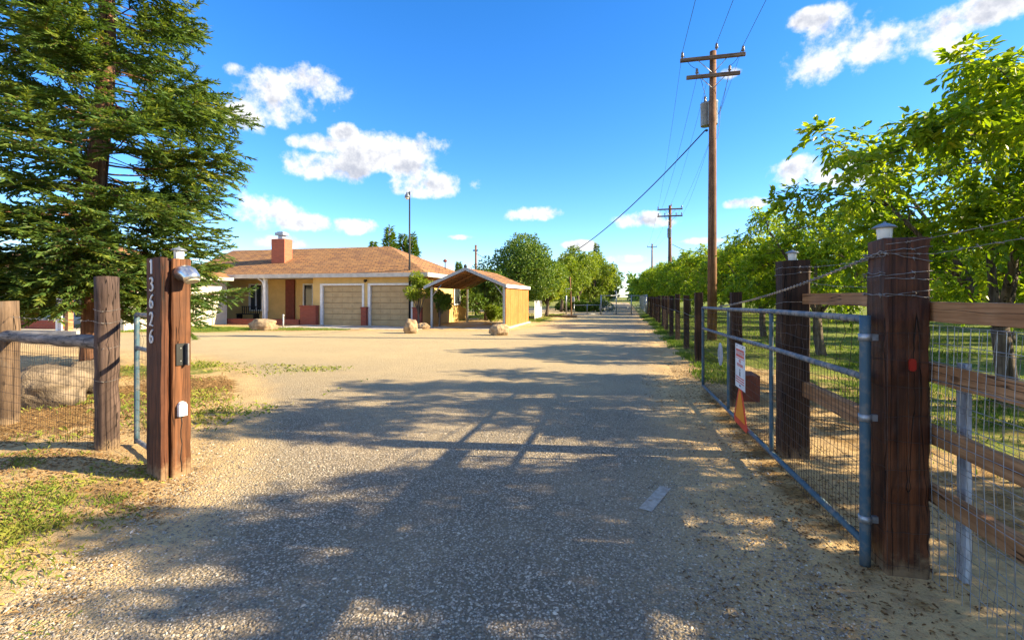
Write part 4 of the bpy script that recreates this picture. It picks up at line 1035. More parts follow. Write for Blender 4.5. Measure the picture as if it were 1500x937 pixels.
for k in range(6):
    a, b2 = b0.lerp(b1, k / 6), b0.lerp(b1, (k + .9) / 6)
    mb = MB(); mb.add([(a.x, a.y, 0), (b2.x, b2.y, 0), (b2.x, b2.y + .03, 0), (a.x, a.y + .03, 0), (a.x, a.y, 1.3), (b2.x, b2.y, 1.3), (b2.x, b2.y + .03, 1.3), (a.x, a.y + .03, 1.3)], [(0, 3, 2, 1), (4, 5, 6, 7), (0, 1, 5, 4), (1, 2, 6, 5), (2, 3, 7, 6), (3, 0, 4, 7)]); mb.build('board', M['old_white'], WF)

# ------------------------------------------------------------------ utility poles
def upole(px_, Z, top_y, arms, label, tx=True, r=.165):
    p = PZ(px_, 435, Z); p.z = 0; top = CAM_H + (435 - top_y) * Z / 700
    t = thing('utility_pole', label, 'utility pole', p, 0, 'utility poles along the drive')
    MB().path([p + Vector((0, 0, -.2)), p + Vector((.01, 0, top * .5)), p + Vector((.03, 0, top))], [r, r * .85, r * .66], 14).build('pole', M['pole'], t)
    info = []
    for ay, half, offx, ins in arms:
        z = CAM_H + (435 - ay) * Z / 700; yo = -r * .72 - .06
        c = p + Vector((offx, yo, z))
        ar = MB().box((c.x - half, c.y - .05, z - .06), (c.x + half, c.y + .05, z + .06)).build('crossarm', M['arm'], t, .006)
        for s_ in (-1, 1):
            MB().path([c + Vector((s_ * half * .45, 0, -.05)), p + Vector((s_ * .02, yo, z - .5 * half))], .015, 5).build('brace', M['galv'], ar)
        for ix in ins:
            q = c + Vector((ix * half, 0, .06))
            if ix == 0: q = p + Vector((.12, yo, z + .25))
            MB().lathe([(.02, 0), (.02, .05), (.055, .06), (.06, .1), (.035, .12), (.05, .14), (.045, .2), (.02, .24)], q, n_=10).build('insulator', M['ceramic'], ar)
            info.append(q + Vector((0, 0, .24)))
    if tx:
        for sx, sy in ((-.05, .38), (.16, .24)) if Z < 20 else ((0.05, -.3),):
            zt = CAM_H + (435 - (162 if Z < 20 else 342)) * Z / 700
            b = MB().lathe([(.17, -.42), (.18, -.40), (.18, .36), (.195, .38), (.18, .41), (.09, .45)], p + Vector((sx - .1, sy, zt)), n_=16).build('transformer', M['capgrey'], t)
            MB().lathe([(.03, .44), (.05, .5), (.03, .55), (.05, .6), (.02, .68)], p + Vector((sx - .12, sy, zt)), n_=8).build('bushing', M['ceramic'], b)
            if Z > 20: break
    return t, p, top, info
T1, P1, H1, I1 = upole(1043, 16.9, 76, [(88, 1.07, -.02, (-.93, 0, .93)), (114, .88, .0, (-.6, .62))], 'nearest tall utility pole with two crossarms and a transformer, right of the drive')
T2, P2, H2, I2 = upole(981, 43, 301, [(307, 1.08, 0, (-.93, 0, .93)), (317, 1.08, 0, (-.93, -.4, .5, .93))], 'middle utility pole with two crossarms, beyond the nearest pole', r=.19)
T3, P3_, H3, I3 = upole(955, 86, 357, [(362, .85, 0, (-.93, 0, .93))], 'farthest utility pole with one crossarm, rising out of the orchard trees', tx=False, r=.19)
def wire(a, b2, sag, r, label, mat='cable', n_=24):
    return tag(MB().path(catenary(a, b2, sag, n_), r, 5, cap=False).build('power_line', M[mat]), label, 'power line', 'overhead power lines')
nm = ['left', 'middle', 'right']
for k in range(3):
    a = I1[k]; wire(a, Vector((a.x - .4 + .02 * k, -38, a.z + .3)), .55, .008, f'{nm[k]} overhead line running from the nearest pole over the camera')
    wire(I1[k], I2[k], .5, .006, f'{nm[k]} upper line between the nearest and middle poles')
    wire(I2[k], I3[k], .7, .007, f'{nm[k]} line between the middle and farthest poles')
wire(I1[3] - Vector((0, 0, .3)), I2[3] - Vector((0, 0, .3)), .6, .006, 'lower left line between the nearest and middle poles')
wire(I1[4] - Vector((0, 0, .3)), I2[6] - Vector((0, 0, .3)), .6, .006, 'lower right line between the nearest and middle poles')
# jumpers on the near pole
mb = MB()
for a, b2, s_ in ((I1[0], I1[3], .15), (I1[2], I1[4], .15), (I1[3], P1 + Vector((-.1, .3, H1 - 1.75)), -.1), (I1[4], P1 + Vector((.2, .3, H1 - 2.2)), .35), (P1 + Vector((.3, .1, H1 - 1.9)), P1 + Vector((.15, -.1, H1 - 3.1)), .3)):
    mb.path(catenary(a, b2, s_, 8), .008, 5)
mb.build('jumper_wire', M['cable'], T1)
ts = P1 + Vector((-.15, -.1, CAM_H + (435 - 192) * 16.9 / 700))
MB().lathe([(.03, 0), (.05, .05), (.03, .1)], ts, (-1, 0, 0), 8).build('service_clamp', M['cable'], T1)
# service drop and the thin mast behind the carport
ms = PZ(697, 466, 40); ms.z = 0
SM = thing('service_mast', 'thin dark service mast standing behind the carport roof', 'mast', ms)
MB().path([ms, ms + Vector((0, 0, 5.9))], .09, 8).build('pole', M['pole'], SM)
MB().box((ms.x - .25, ms.y - .05, 5.4), (ms.x + .2, ms.y + .05, 5.5)).build('crossarm', M['black'], SM)
tag(MB().path(catenary(ts + Vector((-.1, 0, 0)), PZ(770, 392, 44), 1.35, 30), .022, 6).build('service_cable', M['cable']), 'thick black cable sloping down from the nearest pole to the trees on the left', 'cable')
p_ = P2 + Vector((.2, -.1, CAM_H + (435 - 358) * 43 / 700))
tag(MB().path(catenary(p_, PZ(1075, 372, 30), .4, 12), .025, 5).build('service_cable', M['cable']), 'short dark cable leaving the middle pole to the right', 'cable')
MB().path([ms + Vector((0, 0, 5.2)), PZ(728, 388, 40)], .02, 5).build('guy_wire', M['cable'], SM)

# ------------------------------------------------------------------ foliage builders (numpy)
def unit(v): return v / (np.linalg.norm(v, axis=-1, keepdims=True) + 1e-9)
def leaf_quads(base, axis, nrm_, length, width, fold=0.15):
    """oval leaves: 6 verts, 2 quads"""
    n_ = len(base); side = unit(np.cross(axis, nrm_)); nv = unit(np.cross(side, axis))
    L_ = length[:, None]; w_ = width[:, None]
    tip = base + axis * L_ - nv * L_ * 0.12
    l1 = base + axis * L_ * .3 + side * w_ * .45 + nv * w_ * fold; l2 = base + axis * L_ * .68 + side * w_ * .42 + nv * w_ * fold * .6
    r1 = base + axis * L_ * .3 - side * w_ * .45 + nv * w_ * fold; r2 = base + axis * L_ * .68 - side * w_ * .42 + nv * w_ * fold * .6
    V = np.stack([base, l1, l2, tip, r2, r1], 1).reshape(-1, 3)
    k = np.arange(n_)[:, None] * 6
    F = np.concatenate([k + np.array([[0, 1, 2, 3]]), k + np.array([[0, 3, 4, 5]])], 0)
    return V, F
def blade_quads(base, axis, nrm_, length, width):
    n_ = len(base); side = unit(np.cross(axis, nrm_)); L_ = length[:, None]; w_ = width[:, None]
    V = np.stack([base - side * w_ * .3, base + side * w_ * .3, base + axis * L_ * .6 + side * w_ * .5, base + axis * L_, base + axis * L_ * .6 - side * w_ * .5], 1).reshape(-1, 3)
    k = np.arange(n_)[:, None] * 5
    F = np.concatenate([k + np.array([[0, 1, 2, 3]]), k + np.array([[0, 3, 3, 4]])], 0)
    return V, k + np.array([[0, 1, 2, 3, 4]])
def limb(mb, pts, r0, r1, n_=7):
    k = len(pts); mb.path(pts, [r0 + (r1 - r0) * (i / (k - 1)) ** .8 for i in range(k)], n_)
def curve_to(a, b_, bend, q, k=7):
    a, b_ = Vector(a), Vector(b_); out = []
    d = b_ - a; ctrl = a + d * .5 + Vector((0, 0, bend)) + Vector((q.uniform(-1, 1), q.uniform(-1, 1), q.uniform(-.5, .5))) * d.length * .1
    for i in range(k + 1):
        t = i / k; out.append(a * (1 - t) ** 2 + ctrl * 2 * t * (1 - t) + b_ * t * t)
    return out
def walnut_variant(seed, height=5.1, rad=2.9, leafy=1.0, shoots=()):
    q = random.Random(seed); r = np.random.default_rng(seed)
    wood_ = MB(); twigs = []
    tr = curve_to((0, 0, -.1), (q.uniform(-.15, .15), q.uniform(-.15, .15), 1.35), 0, q, 5)
    limb(wood_, tr, .17, .13, 10); top = tr[-1]
    mains = []
    nm_ = 6
    for k in range(nm_):
        a = 2 * PI * (k + q.uniform(-.3, .3)) / nm_; rr_ = rad * q.uniform(.45, .75)
        e = Vector((math.cos(a) * rr_, math.sin(a) * rr_, height * q.uniform(.68, .88)))
        P = curve_to(top, e, -.1, q, 8); limb(wood_, P, .09, .03, 7); mains.append(P)
    P = curve_to(top, Vector((0, 0, height * .93)), 0, q, 8); limb(wood_, P, .09, .025, 7); mains.append(P)
    for k in range(int(68 * leafy)):
        th = q.uniform(0, 2 * PI); ph = math.asin(max(-1, min(1, q.uniform(-.75, 1))))
        rr_ = q.uniform(.72, 1.06) if q.random() < .8 else q.uniform(.35, .7)
        lump = 1 + .16 * math.sin(th * 3 + seed) * math.cos(ph * 4 + seed * 2)
        t = Vector((math.cos(th) * math.cos(ph) * rad * rr_ * lump, math.sin(th) * math.cos(ph) * rad * rr_ * lump, 3.05 + math.sin(ph) * (height - 3.15) * rr_ * lump))
        if t.z < 1.5: t.z = 1.5 + q.random() * .4
        m_ = min(mains, key=lambda PP: min((pp - t).length for pp in PP)); s_ = min(m_[2:], key=lambda pp: (pp - t).length + .25 * max(0, pp.z - t.z))
        P = curve_to(s_, t, .25 if t.z > 2.5 else .1, q, 6); limb(wood_, P, .026, .006, 5)
        for j in range(2, 7):
            for _ in range(3 if j > 3 else 2):
                b0_ = P[j]; dd = (t - s_).normalized() * .5 + Vector((q.gauss(0, .7), q.gauss(0, .7), q.gauss(.15, .55))); dd.normalize()
                Lw = q.uniform(.3, .62) * (1.35 if q.random() < .12 else 1)
                e = b0_ + dd * Lw; wood_.path([b0_, b0_ + dd * Lw * .5 + Vector((0, 0, .02)), e], [.006, .004, .002], 3, cap=False)
                twigs.append((b0_, e))
    for tg in shoots:                                            # long shoots that leave the crown
        tg = Vector(tg); m_ = min(mains, key=lambda PP: min((pp - tg).length for pp in PP)); s_ = min(m_[3:], key=lambda pp: (pp - tg).length)
        P = curve_to(s_, tg, .35, q, 12); limb(wood_, P, .022, .004, 5)
        for j in range(4, 13):
            for _ in range(2):
                dd = ((tg - s_).normalized() * .9 + Vector((q.gauss(0, .55), q.gauss(0, .55), q.gauss(.1, .4)))).normalized(); Lw = q.uniform(.16, .34)
                wood_.path([P[j], P[j] + dd * Lw], [.005, .002], 3, cap=False); twigs.append((P[j], P[j] + dd * Lw))
    # compound leaves along twigs
    B, D = [], []
    for a, e in twigs:
        k = q.randint(3, 5)
        for i in range(k):
            t = .35 + .65 * (i + .5) / k if k > 1 else 1
            B.append(a.lerp(e, min(t, 1))); D.append((e - a).normalized())
    B = np.array([tuple(x) for x in B]); D = np.array([tuple(x) for x in D]); n_ = len(B)
    rd = unit(D * .7 + r.normal(0, .75, (n_, 3)) + np.array([0, 0, .05]))
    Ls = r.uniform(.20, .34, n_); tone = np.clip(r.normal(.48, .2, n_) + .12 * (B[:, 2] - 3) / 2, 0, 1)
    VS, FS, TS = [], [], []; off_ = 0
    for j in range(8):                                           # 3 pairs + tip + one more
        f = .3 + .7 * (j // 2) / 3.0
        if j == 7: f = 1.0
        s_ = 1 if j % 2 else -1
        base = B + rd * (Ls * f)[:, None] - np.array([0, 0, 1.0]) * (Ls * f * f * .35)[:, None]
        side = unit(np.cross(rd, np.array([0, 0, 1.0]) + r.normal(0, .35, (n_, 3))))
        ax = unit(rd * (.55 if j < 6 else 1.2) + side * s_ * (.85 if j < 6 else .25) + np.array([0, 0, -.45]) + r.normal(0, .16, (n_, 3)))
        nn3 = unit(np.array([0, 0, 1.0]) + r.normal(0, .45, (n_, 3)))
        V, F = leaf_quads(base, ax, nn3, r.uniform(.095, .165, n_), r.uniform(.048, .072, n_))
        VS.append(V); FS.append(F + off_); off_ += len(V); TS.append(np.repeat(np.clip(tone + r.normal(0, .05, n_), 0, 1), 6))
    return wood_, np.concatenate(VS), np.concatenate(FS), np.concatenate(TS)
def make_proto(name, label, cat, wood_, V, F, T, bark, leaf, loc, group):
    t = thing(name, label, cat, (0, 0, 0), 0, group)
    wood_.build('trunk', bark, t)
    np_mesh('crown', V, F, leaf, t, T)
    return t
def dup(root, loc, rotz, sc=1.0, label=None, group=None):
    r_ = root.copy(); C.objects.link(r_); r_.location = loc; r_.rotation_euler = (0, 0, rotz); r_.scale = (sc, sc, sc)
    if label: r_['label'] = label
    if group: r_['group'] = group
    for ch_ in list(root.children):
        c_ = ch_.copy(); C.objects.link(c_); c_.parent = r_
    return r_
ORD = ['first', 'second', 'third', 'fourth', 'fifth', 'sixth', 'seventh', 'eighth', 'ninth', 'tenth', 'eleventh', 'twelfth', 'thirteenth', 'fourteenth', 'fifteenth', 'sixteenth', 'seventeenth', 'eighteenth', 'nineteenth', 'twentieth']
wp = []
for s_ in (3, 8, 14):
    wd, V, F, T = walnut_variant(s_)
    wp.append(make_proto('walnut_tree', 'x', 'walnut tree', wd, V, F, T, M['bark_w'], M['walnut'], None, 'walnut trees in the orchard'))
nl, ns = Vector((5.5, 8.4, 0)), .82
sh = [(PZ(a_, b_, c_) - nl) / ns for a_, b_, c_ in ((1212, 205, 5.6), (1262, 240, 5.2), (1422, 92, 4.9), (1468, 105, 4.6), (1345, 190, 5.4), (1500, 150, 4.6), (1150, 300, 7.5), (1420, 170, 4.8), (1480, 200, 4.6))]
wd, V, F, T = walnut_variant(21, leafy=.9, shoots=sh)
near_w = make_proto('walnut_tree', 'walnut tree nearest the dark posts, with long leafy shoots against the sky', 'walnut tree', wd, V, F, T, M['bark_w'], M['walnut'], None, 'walnut trees in the orchard')
near_w.location = nl; near_w.scale = (ns,) * 3
used_ = [False] * 3; q = random.Random(77)
def place_w(i, loc, rot, sc, label):
    if not used_[i]:
        used_[i] = True; t = wp[i]; t.location = loc; t.rotation_euler = (0, 0, rot); t.scale = (sc,) * 3; t['label'] = label; return t
    return dup(wp[i], loc, rot, sc, label)
ROW1 = [(-7.9, 5.9, .6), (-2.3, 5.9, .60), (3.4, 6.2, .74), (8.4, 5.4, .86), (13.9, 5.3, .75), (19.9, 5.35, .78)] + [(19.9 + 6.1 * k, 5.5 + .04 * k, .80 + .035 * k) for k in range(1, 14)]
for k, (yy, xx, sc) in enumerate(ROW1):
    if k == 3: continue
    o = place_w(k % 3, (xx + q.uniform(-.15, .15), yy + q.uniform(-.2, .2), 0), q.uniform(0, 6.28), sc * q.uniform(.95, 1.05), f'walnut tree in the row nearest the drive fence, {ORD[k]} from the near end')
for k in range(13):
    place_w((k + 1) % 3, (13.2 + q.uniform(-.3, .3), 1.5 + 6.1 * k + q.uniform(-.3, .3), 0), q.uniform(0, 6.28), q.uniform(.78, .88), f'walnut tree in the second orchard row, {ORD[k]} from the near end')
for k in range(12):
    place_w((k + 2) % 3, (21.5 + q.uniform(-.3, .3), 9 + 6.1 * k + q.uniform(-.3, .3), 0), q.uniform(0, 6.28), q.uniform(.8, .92), f'walnut tree in the third orchard row, {ORD[k]} from the near end')

# tall conifer
def conifer():
    q = random.Random(5); r = np.random.default_rng(5); H = 14.5
    base = Vector((*G(132, 550).xy, 0)); lean = Vector((.30, .15, 0))
    t = thing('conifer_tree', 'tall dark green redwood behind the left fence, its top out of the picture', 'conifer', base)
    wd = MB()
    def tp(z): return base + lean * (z / 9) + Vector((.03 * math.sin(z * 1.3), .03 * math.cos(z), z))
    wd.path([tp(z) for z in np.linspace(-.1, H, 26)], [.20 * (1 - z / (H + 1)) ** .8 + .015 for z in np.linspace(0, H, 26)], 12)
    SB, SD_, TN = [], [], []
    nb = 430; ga = 2.399
    for k in range(nb):
        u = (k + .5) / nb; z = 1.35 + (H - 1.6) * u ** 1.12 + q.uniform(-.15, .15)
        Lb = (2.8 * (1 - (z - 1.2) / (H - .6)) ** .72) * q.uniform(.72, 1.12)
        if z < 2.1: Lb *= .8
        a = k * ga + q.uniform(-.5, .5)
        Lb *= .93 + .26 * math.sin(a * 2 + z * 1.7) * math.sin(z * 3.1 + a)
        if math.sin(a * 3 + z * 2.3) * math.sin(z * 1.9 - a * 2) > .38 and z > 3.6: continue
        d = Vector((math.cos(a), math.sin(a), 0)); droop = q.uniform(.0, .32) if z < 5 else q.uniform(-.18, .2)
        s = tp(z); P = []
        for i in range(9):
            f = i / 8; P.append(s + d * Lb * f + Vector((0, 0, -droop * Lb * f + .16 * Lb * f ** 3 + .05 * math.sin(f * 6 + k))))
        wd.path(P, [max(.004, .028 * (Lb / 3) * (1 - f / 8.5)) for f in range(9)], 5)
        side = Vector((-d.y, d.x, 0)); nsub = int(Lb / .085)
        for j in range(nsub):
            f = .32 + .68 * (j + .5) / nsub; i0 = min(int(f * 8), 7); b0_ = P[i0].lerp(P[i0 + 1], f * 8 - i0)
            s_ = 1 if j % 2 else -1
            Ls = (.20 + .62 * math.sin(PI * min(1, (1 - f) * 1.15 + .12)) ) * q.uniform(.6, 1.15) * min(1, Lb / 2.2 + .25)
            dd = (d * q.uniform(.55, .9) + side * s_ * q.uniform(.5, .95) + Vector((0, 0, q.uniform(-.55, .34)))).normalized()
            tb = q.uniform(.25, .6) + (.28 if q.random() < .12 else 0)
            wd.path([b0_, b0_ + dd * Ls], [.006, .002], 3, cap=False)
            m_ = max(3, int(Ls / .030))
            for i in range(m_):
                g_ = (i + .6) / m_
                SB.append(tuple(b0_ + dd * Ls * g_)); sdv = dd.cross(Vector((0, 0, 1))).normalized() * (1 if i % 2 else -1)
                SD_.append(tuple((dd * .8 + sdv * .75 * (1 - .6 * g_)).normalized())); TN.append(tb)
    SB = np.array(SB); SD_ = np.array(SD_); TN = np.array(TN); n_ = len(SB)
    VS, FS, TS = [], [], []; o_ = 0
    for j, (sp, ln) in enumerate(((0, 1.0), (.6, .7), (-.6, .7))):
        side = unit(np.cross(SD_, [0, 0, 1.0])); ax = unit(SD_ + side * sp + r.normal(0, .22, (n_, 3)) + np.array([0, 0, -.05]))
        V, F = blade_quads(SB, ax, unit(np.array([0, 0, 1.0]) + r.normal(0, .6, (n_, 3))), r.uniform(.09, .18, n_) * ln, r.uniform(.018, .032, n_))
        VS.append(V); FS.append(F + o_); o_ += len(V); TS.append(np.repeat(np.clip(TN + r.normal(0, .1, n_), 0, 1), 5))
    wd.build('trunk', M['bark'], t)
    np_mesh('crown', np.concatenate(VS), np.concatenate(FS), M['redwood'], t, np.concatenate(TS))
    return n_
conifer()

# round bushy trees
def bushy(name, label, cat, base, h, rad, n_leaf, leaf, seed, mat, trunk_h=.8, lumps=26, bark='bark_w', group=None, clump=.42, squash=1.0, zlow=.12):
    q = random.Random(seed); r = np.random.default_rng(seed)
    t = thing(name, label, cat, base, 0, group); base = Vector(base); wd = MB()
    limb(wd, curve_to(base + Vector((0, 0, -.1)), base + Vector((q.uniform(-.1, .1), 0, h * .5)), 0, q, 5), rad * .07 + .03, rad * .035 + .01, 8)
    cs, rs = [], []
    for k in range(lumps):
        th = q.uniform(0, 2 * PI); ph = math.asin(q.uniform(-.85, 1)); rr_ = q.uniform(.45, .92)
        zz = h * (zlow + (1 - zlow) * .5) + math.sin(ph) * h * (1 - zlow) * .46 * rr_
        wid = 1.0 - .35 * max(0, (zz / h - .6)) / .4
        cs.append((math.cos(th) * math.cos(ph) * rad * rr_ * wid, math.sin(th) * math.cos(ph) * rad * rr_ * wid, zz)); rs.append(rad * clump * q.uniform(.55, 1.1))
        limb(wd, curve_to(base + Vector((0, 0, h * .22)), base + Vector(cs[-1]), .1, q, 4), rad * .02 + .01, .006, 4)
    cs = np.array(cs); rs = np.array(rs); pick = r.choice(lumps, n_leaf, p=rs ** 2 / (rs ** 2).sum())
    dv_ = unit(r.normal(0, 1, (n_leaf, 3))); rad_ = rs[pick] * (r.uniform(.55, 1.0, n_leaf) ** .6) * (1 + .25 * np.sin(dv_[:, 0] * 7 + pick) * np.sin(dv_[:, 2] * 6))
    P = cs[pick] + dv_ * rad_[:, None] * np.array([1, 1, .85]); P[:, 2] = np.maximum(P[:, 2], .08)
    ax = unit(dv_ * .8 + r.normal(0, .6, (n_leaf, 3)) + np.array([0, 0, -.2]))
    V, F = leaf_quads(P + np.array(base), ax, unit(dv_ + r.normal(0, .6, (n_leaf, 3)) + np.array([0, 0, .5])), r.uniform(.7, 1.3, n_leaf) * leaf, r.uniform(.38, .55, n_leaf) * leaf)
    lt = r.uniform(.25, .7, lumps)
    T = np.repeat(np.clip(lt[pick] + r.normal(0, .14, n_leaf), 0, 1), 6)
    wd.build('trunk', M[bark], t); np_mesh('crown', V, F, M[mat], t, T)
    return t
def pb(px_, Z): p = PZ(px_, 435, Z); p.z = 0; return p
bushy('broadleaf_tree', 'big dark green broad tree right behind the carport', 'tree', pb(762, 34), 5.9, 3.0, 15000, .19, 1, 'dense', lumps=34)
bushy('broadleaf_tree', 'lower dense green tree at the right shoulder of the big tree behind the carport', 'tree', pb(800, 38), 4.6, 2.0, 8000, .19, 2, 'lite', lumps=22)
bushy('broadleaf_tree', 'dark bushy tree seen through the open carport', 'tree', pb(712, 31.5), 3.6, 1.9, 9000, .16, 3, 'dense', lumps=22, zlow=.02)
bushy('broadleaf_tree', 'green tree showing between the house roof and the big tree', 'tree', pb(702, 47), 4.4, 2.2, 6000, .2, 31, 'lite', lumps=20)
bushy('shrub', 'bright green shrub low down inside the carport opening', 'shrub', pb(720, 29.3), 1.1, .7, 2500, .12, 4, 'lite', lumps=10, zlow=.02)
for k, (px_, Z, h_, r_, mt, lb) in enumerate([(822, 50, 6.2, 2.4, 'lite', 'yellow green tree second in the line left of the far gate'), (848, 54, 7.0, 2.6, 'lite', 'tallest light green tree in the line left of the far gate'), (872, 58, 7.2, 2.5, 'lite', 'light green tree nearest the gap at the end of the drive, left side'), (888, 66, 6.6, 2.3, 'dense', 'far tree closing the line at the left of the road gap'),
                                       (835, 62, 7.6, 2.6, 'dense', 'darker tree behind the line left of the far gate'), (865, 72, 8.6, 2.8, 'dense', 'dark pointed tree rising behind the line left of the far gate')]):
    bushy('broadleaf_tree', lb, 'tree', pb(px_, Z), h_, r_, 7000, .26, 40 + k, mt, lumps=24, zlow=.1)
for k, px_ in enumerate((830, 846, 858, 870, 884)):
    bushy('shrub', f'low round dark shrub in the hedge beyond the far gate, {ORD[k]} from the left', 'shrub', pb(px_, 51), 1.25, 1.0, 1800, .18, 60 + k, 'dense', lumps=10, zlow=.02, group='hedge shrubs beyond the far gate')
# vine tree at the garage corner
vb = pb(634, 23.0)
bushy('small_tree', 'small leafy tree between the right garage corner and the carport', 'small tree', pb(614, 24.3), 2.95, .62, 2600, .12, 9, 'lite', lumps=14, zlow=.42, clump=.5)
bushy('climbing_vine', 'dark leafy vine with crooked stem just inside the carport front', 'vine', pb(643, 25.0), 2.15, .55, 2600, .12, 19, 'dense', lumps=14, zlow=.2, clump=.5)
# conifers behind the house
def spire(base, h, rad, seed, label, mat='dense', n_leaf=3500):
    q = random.Random(seed); r = np.random.default_rng(seed)
    t = thing('conifer_tree', label, 'conifer', base, 0, 'pointed conifers behind the house'); base = Vector(base)
    MB().path([base, base + Vector((0, 0, h))], [rad * .1, .02], 7).build('trunk', M['bark'], t)
    z = .12 + .88 * (1 - r.uniform(0, 1, n_leaf) ** .62); a = r.uniform(0, 2 * PI, n_leaf)
    tier = .75 + .25 * np.sin(z * 42 + np.sin(a * 3) * 1.5) + .2 * np.sin(a * 5 + z * 9)
    rr_ = rad * 1.35 * (1 - z) ** 1.05 * r.uniform(.25, 1, n_leaf) ** .5 * tier + .04
    P = np.stack([np.cos(a) * rr_, np.sin(a) * rr_, z * h], 1)
    ax = unit(np.stack([np.cos(a), np.sin(a), r.normal(.35, .35, n_leaf)], 1))
    V, F = leaf_quads(P + np.array(base), ax, unit(np.array([0, 0, 1.0]) + r.normal(0, .5, (n_leaf, 3))), r.uniform(.3, .6, n_leaf), r.uniform(.08, .16, n_leaf))
    np_mesh('crown', V, F, M[mat], t, np.repeat(np.clip(r.normal(.42, .15, n_leaf), 0, 1), 6))
spire(pb(571, 48), 8.6, 1.9, 1, 'tallest pointed conifer above the house ridge'); spire(pb(590, 50), 8.2, 1.5, 2, 'second pointed conifer above the house ridge, right of the tallest')
spire(pb(604, 49), 8.0, 1.5, 3, 'pointed conifer above the house ridge beside the lamp pole'); spire(pb(547, 52), 7.6, 1.2, 4, 'small pointed conifer tip at the left of the group above the house ridge')
spire(pb(672, 70), 6.6, 1.2, 5, 'distant small conifer between roof and carport'); spire(pb(838, 75), 9.6, 1.4, 6, 'slim pointed conifer rising above the trees left of the far gate'); spire(pb(874, 80), 10.6, 1.6, 7, 'taller slim conifer rising near the road gap')
# far line of trees all round
r = np.random.default_rng(99); nL = 60000
a = r.uniform(-1.9, 1.6, nL); R_ = r.uniform(170, 230, nL); hmax = 7 + 3 * np.sin(a * 23) + 2.2 * np.sin(a * 61 + 1) + 1.5 * np.sin(a * 140)
P = np.stack([np.sin(a) * R_, np.cos(a) * R_, r.uniform(0, 1, nL) ** .8 * hmax], 1)
P = P[np.abs(P[:, 0] + .3) > 3.2]; nL = len(P)
V, F = leaf_quads(P, unit(r.normal(0, 1, (nL, 3))), unit(r.normal(0, 1, (nL, 3)) + np.array([0, 0, .5])), r.uniform(1.2, 2.4, nL), r.uniform(.8, 1.5, nL))
tag(np_mesh('far_trees', V, F, M['dense'], None, np.repeat(np.clip(r.normal(.45, .15, nL), 0, 1), 6)), 'distant line of trees along the horizon', 'tree line', kind='stuff')

# ------------------------------------------------------------------ grass, litter, loose chips
def in_ground_z(x, y):
    ix = np.clip(np.searchsorted(gx, x) - 1, 0, nx - 2); iy = np.clip(np.searchsorted(gy, y) - 1, 0, ny - 2)
    fx = (x - gx[ix]) / (gx[ix + 1] - gx[ix]); fy = (y - gy[iy]) / (gy[iy + 1] - gy[iy])
    return (ZG[iy, ix] * (1 - fx) * (1 - fy) + ZG[iy, ix + 1] * fx * (1 - fy) + ZG[iy + 1, ix] * (1 - fx) * fy + ZG[iy + 1, ix + 1] * fx * fy)
def grass(name, label, x, y, hgt, wid, tone, seed, lean=.5):
    r = np.random.default_rng(seed); n_ = len(x); z = in_ground_z(x, y) - .004
    b = np.stack([x, y, z], 1); a = r.uniform(0, 2 * PI, n_)
    out = np.stack([np.cos(a), np.sin(a), np.zeros(n_)], 1); sd = np.stack([-np.sin(a), np.cos(a), np.zeros(n_)], 1)
    h_ = (hgt * r.uniform(.5, 1.3, n_))[:, None]; w_ = (wid * r.uniform(.6, 1.3, n_))[:, None]; ln = r.uniform(.1, 1, n_)[:, None] * lean
    up_ = np.array([0, 0, 1.0])
    V = np.stack([b - sd * w_, b + sd * w_, b + out * h_ * ln * .35 + up_ * h_ * .6 + sd * w_ * .7, b + out * h_ * ln + up_ * h_ * (1 - .3 * ln), b + out * h_ * ln * .35 + up_ * h_ * .6 - sd * w_ * .7], 1).reshape(-1, 3)
    F = np.arange(n_)[:, None] * 5 + np.array([[0, 1, 2, 3, 4]])
    return tag(np_mesh(name, V, F, M['grass'], None, np.repeat(np.clip(tone + r.normal(0, .12, n_), 0, 1), 5)), label, 'grass', kind='stuff')
def scatter(n_, x0, x1, y0, y1, seed, dens):
    r = np.random.default_rng(seed); x = r.uniform(x0, x1, n_); y = r.uniform(y0, y1, n_)
    k = r.uniform(0, 1, n_) < dens(x, y); return x[k], y[k]
def tufts(cx, cy_, n_, s_, seed):
    r = np.random.default_rng(seed); i = r.integers(0, len(cx), n_); return cx[i] + r.normal(0, s_, n_), cy_[i] + r.normal(0, s_, n_)
cl = lambda v: np.clip(v, 0, 1)
# orchard floor
x, y = scatter(150000, 2.2, 13, 1.5, 16, 1, lambda x, y: cl((x - 2.7) / 1.6) * cl(.30 + 1.0 * snoise(x, y, 1.6, 8)) * cl(1.2 - y / 30))
grass('orchard_grass', 'green and yellow grass on the orchard floor beside the fence', x, y, .07, .0045, .46 + .32 * snoise(x, y, 1.1, 9), 2)
x, y = scatter(90000, 1.9, 20, 14, 46, 3, lambda x, y: cl(.35 + .9 * snoise(x, y, 1.2, 8)))
grass('orchard_grass', 'farther grass on the orchard floor beyond the first trees', x, y, .09, .010, .52 + .30 * snoise(x, y, .8, 9), 4)
# verge under the roadside posts
x, y = scatter(60000, 1.35, 2.3, 9.0, 44, 5, lambda x, y: cl(.15 + 1.1 * snoise(x, y, 1.9, 18)) * cl((x - 1.3) / .3))
grass('verge_grass', 'patchy grass along the foot of the roadside posts', x, y, .085, .009, .45 + .2 * snoise(x, y, 1.1, 9), 6)
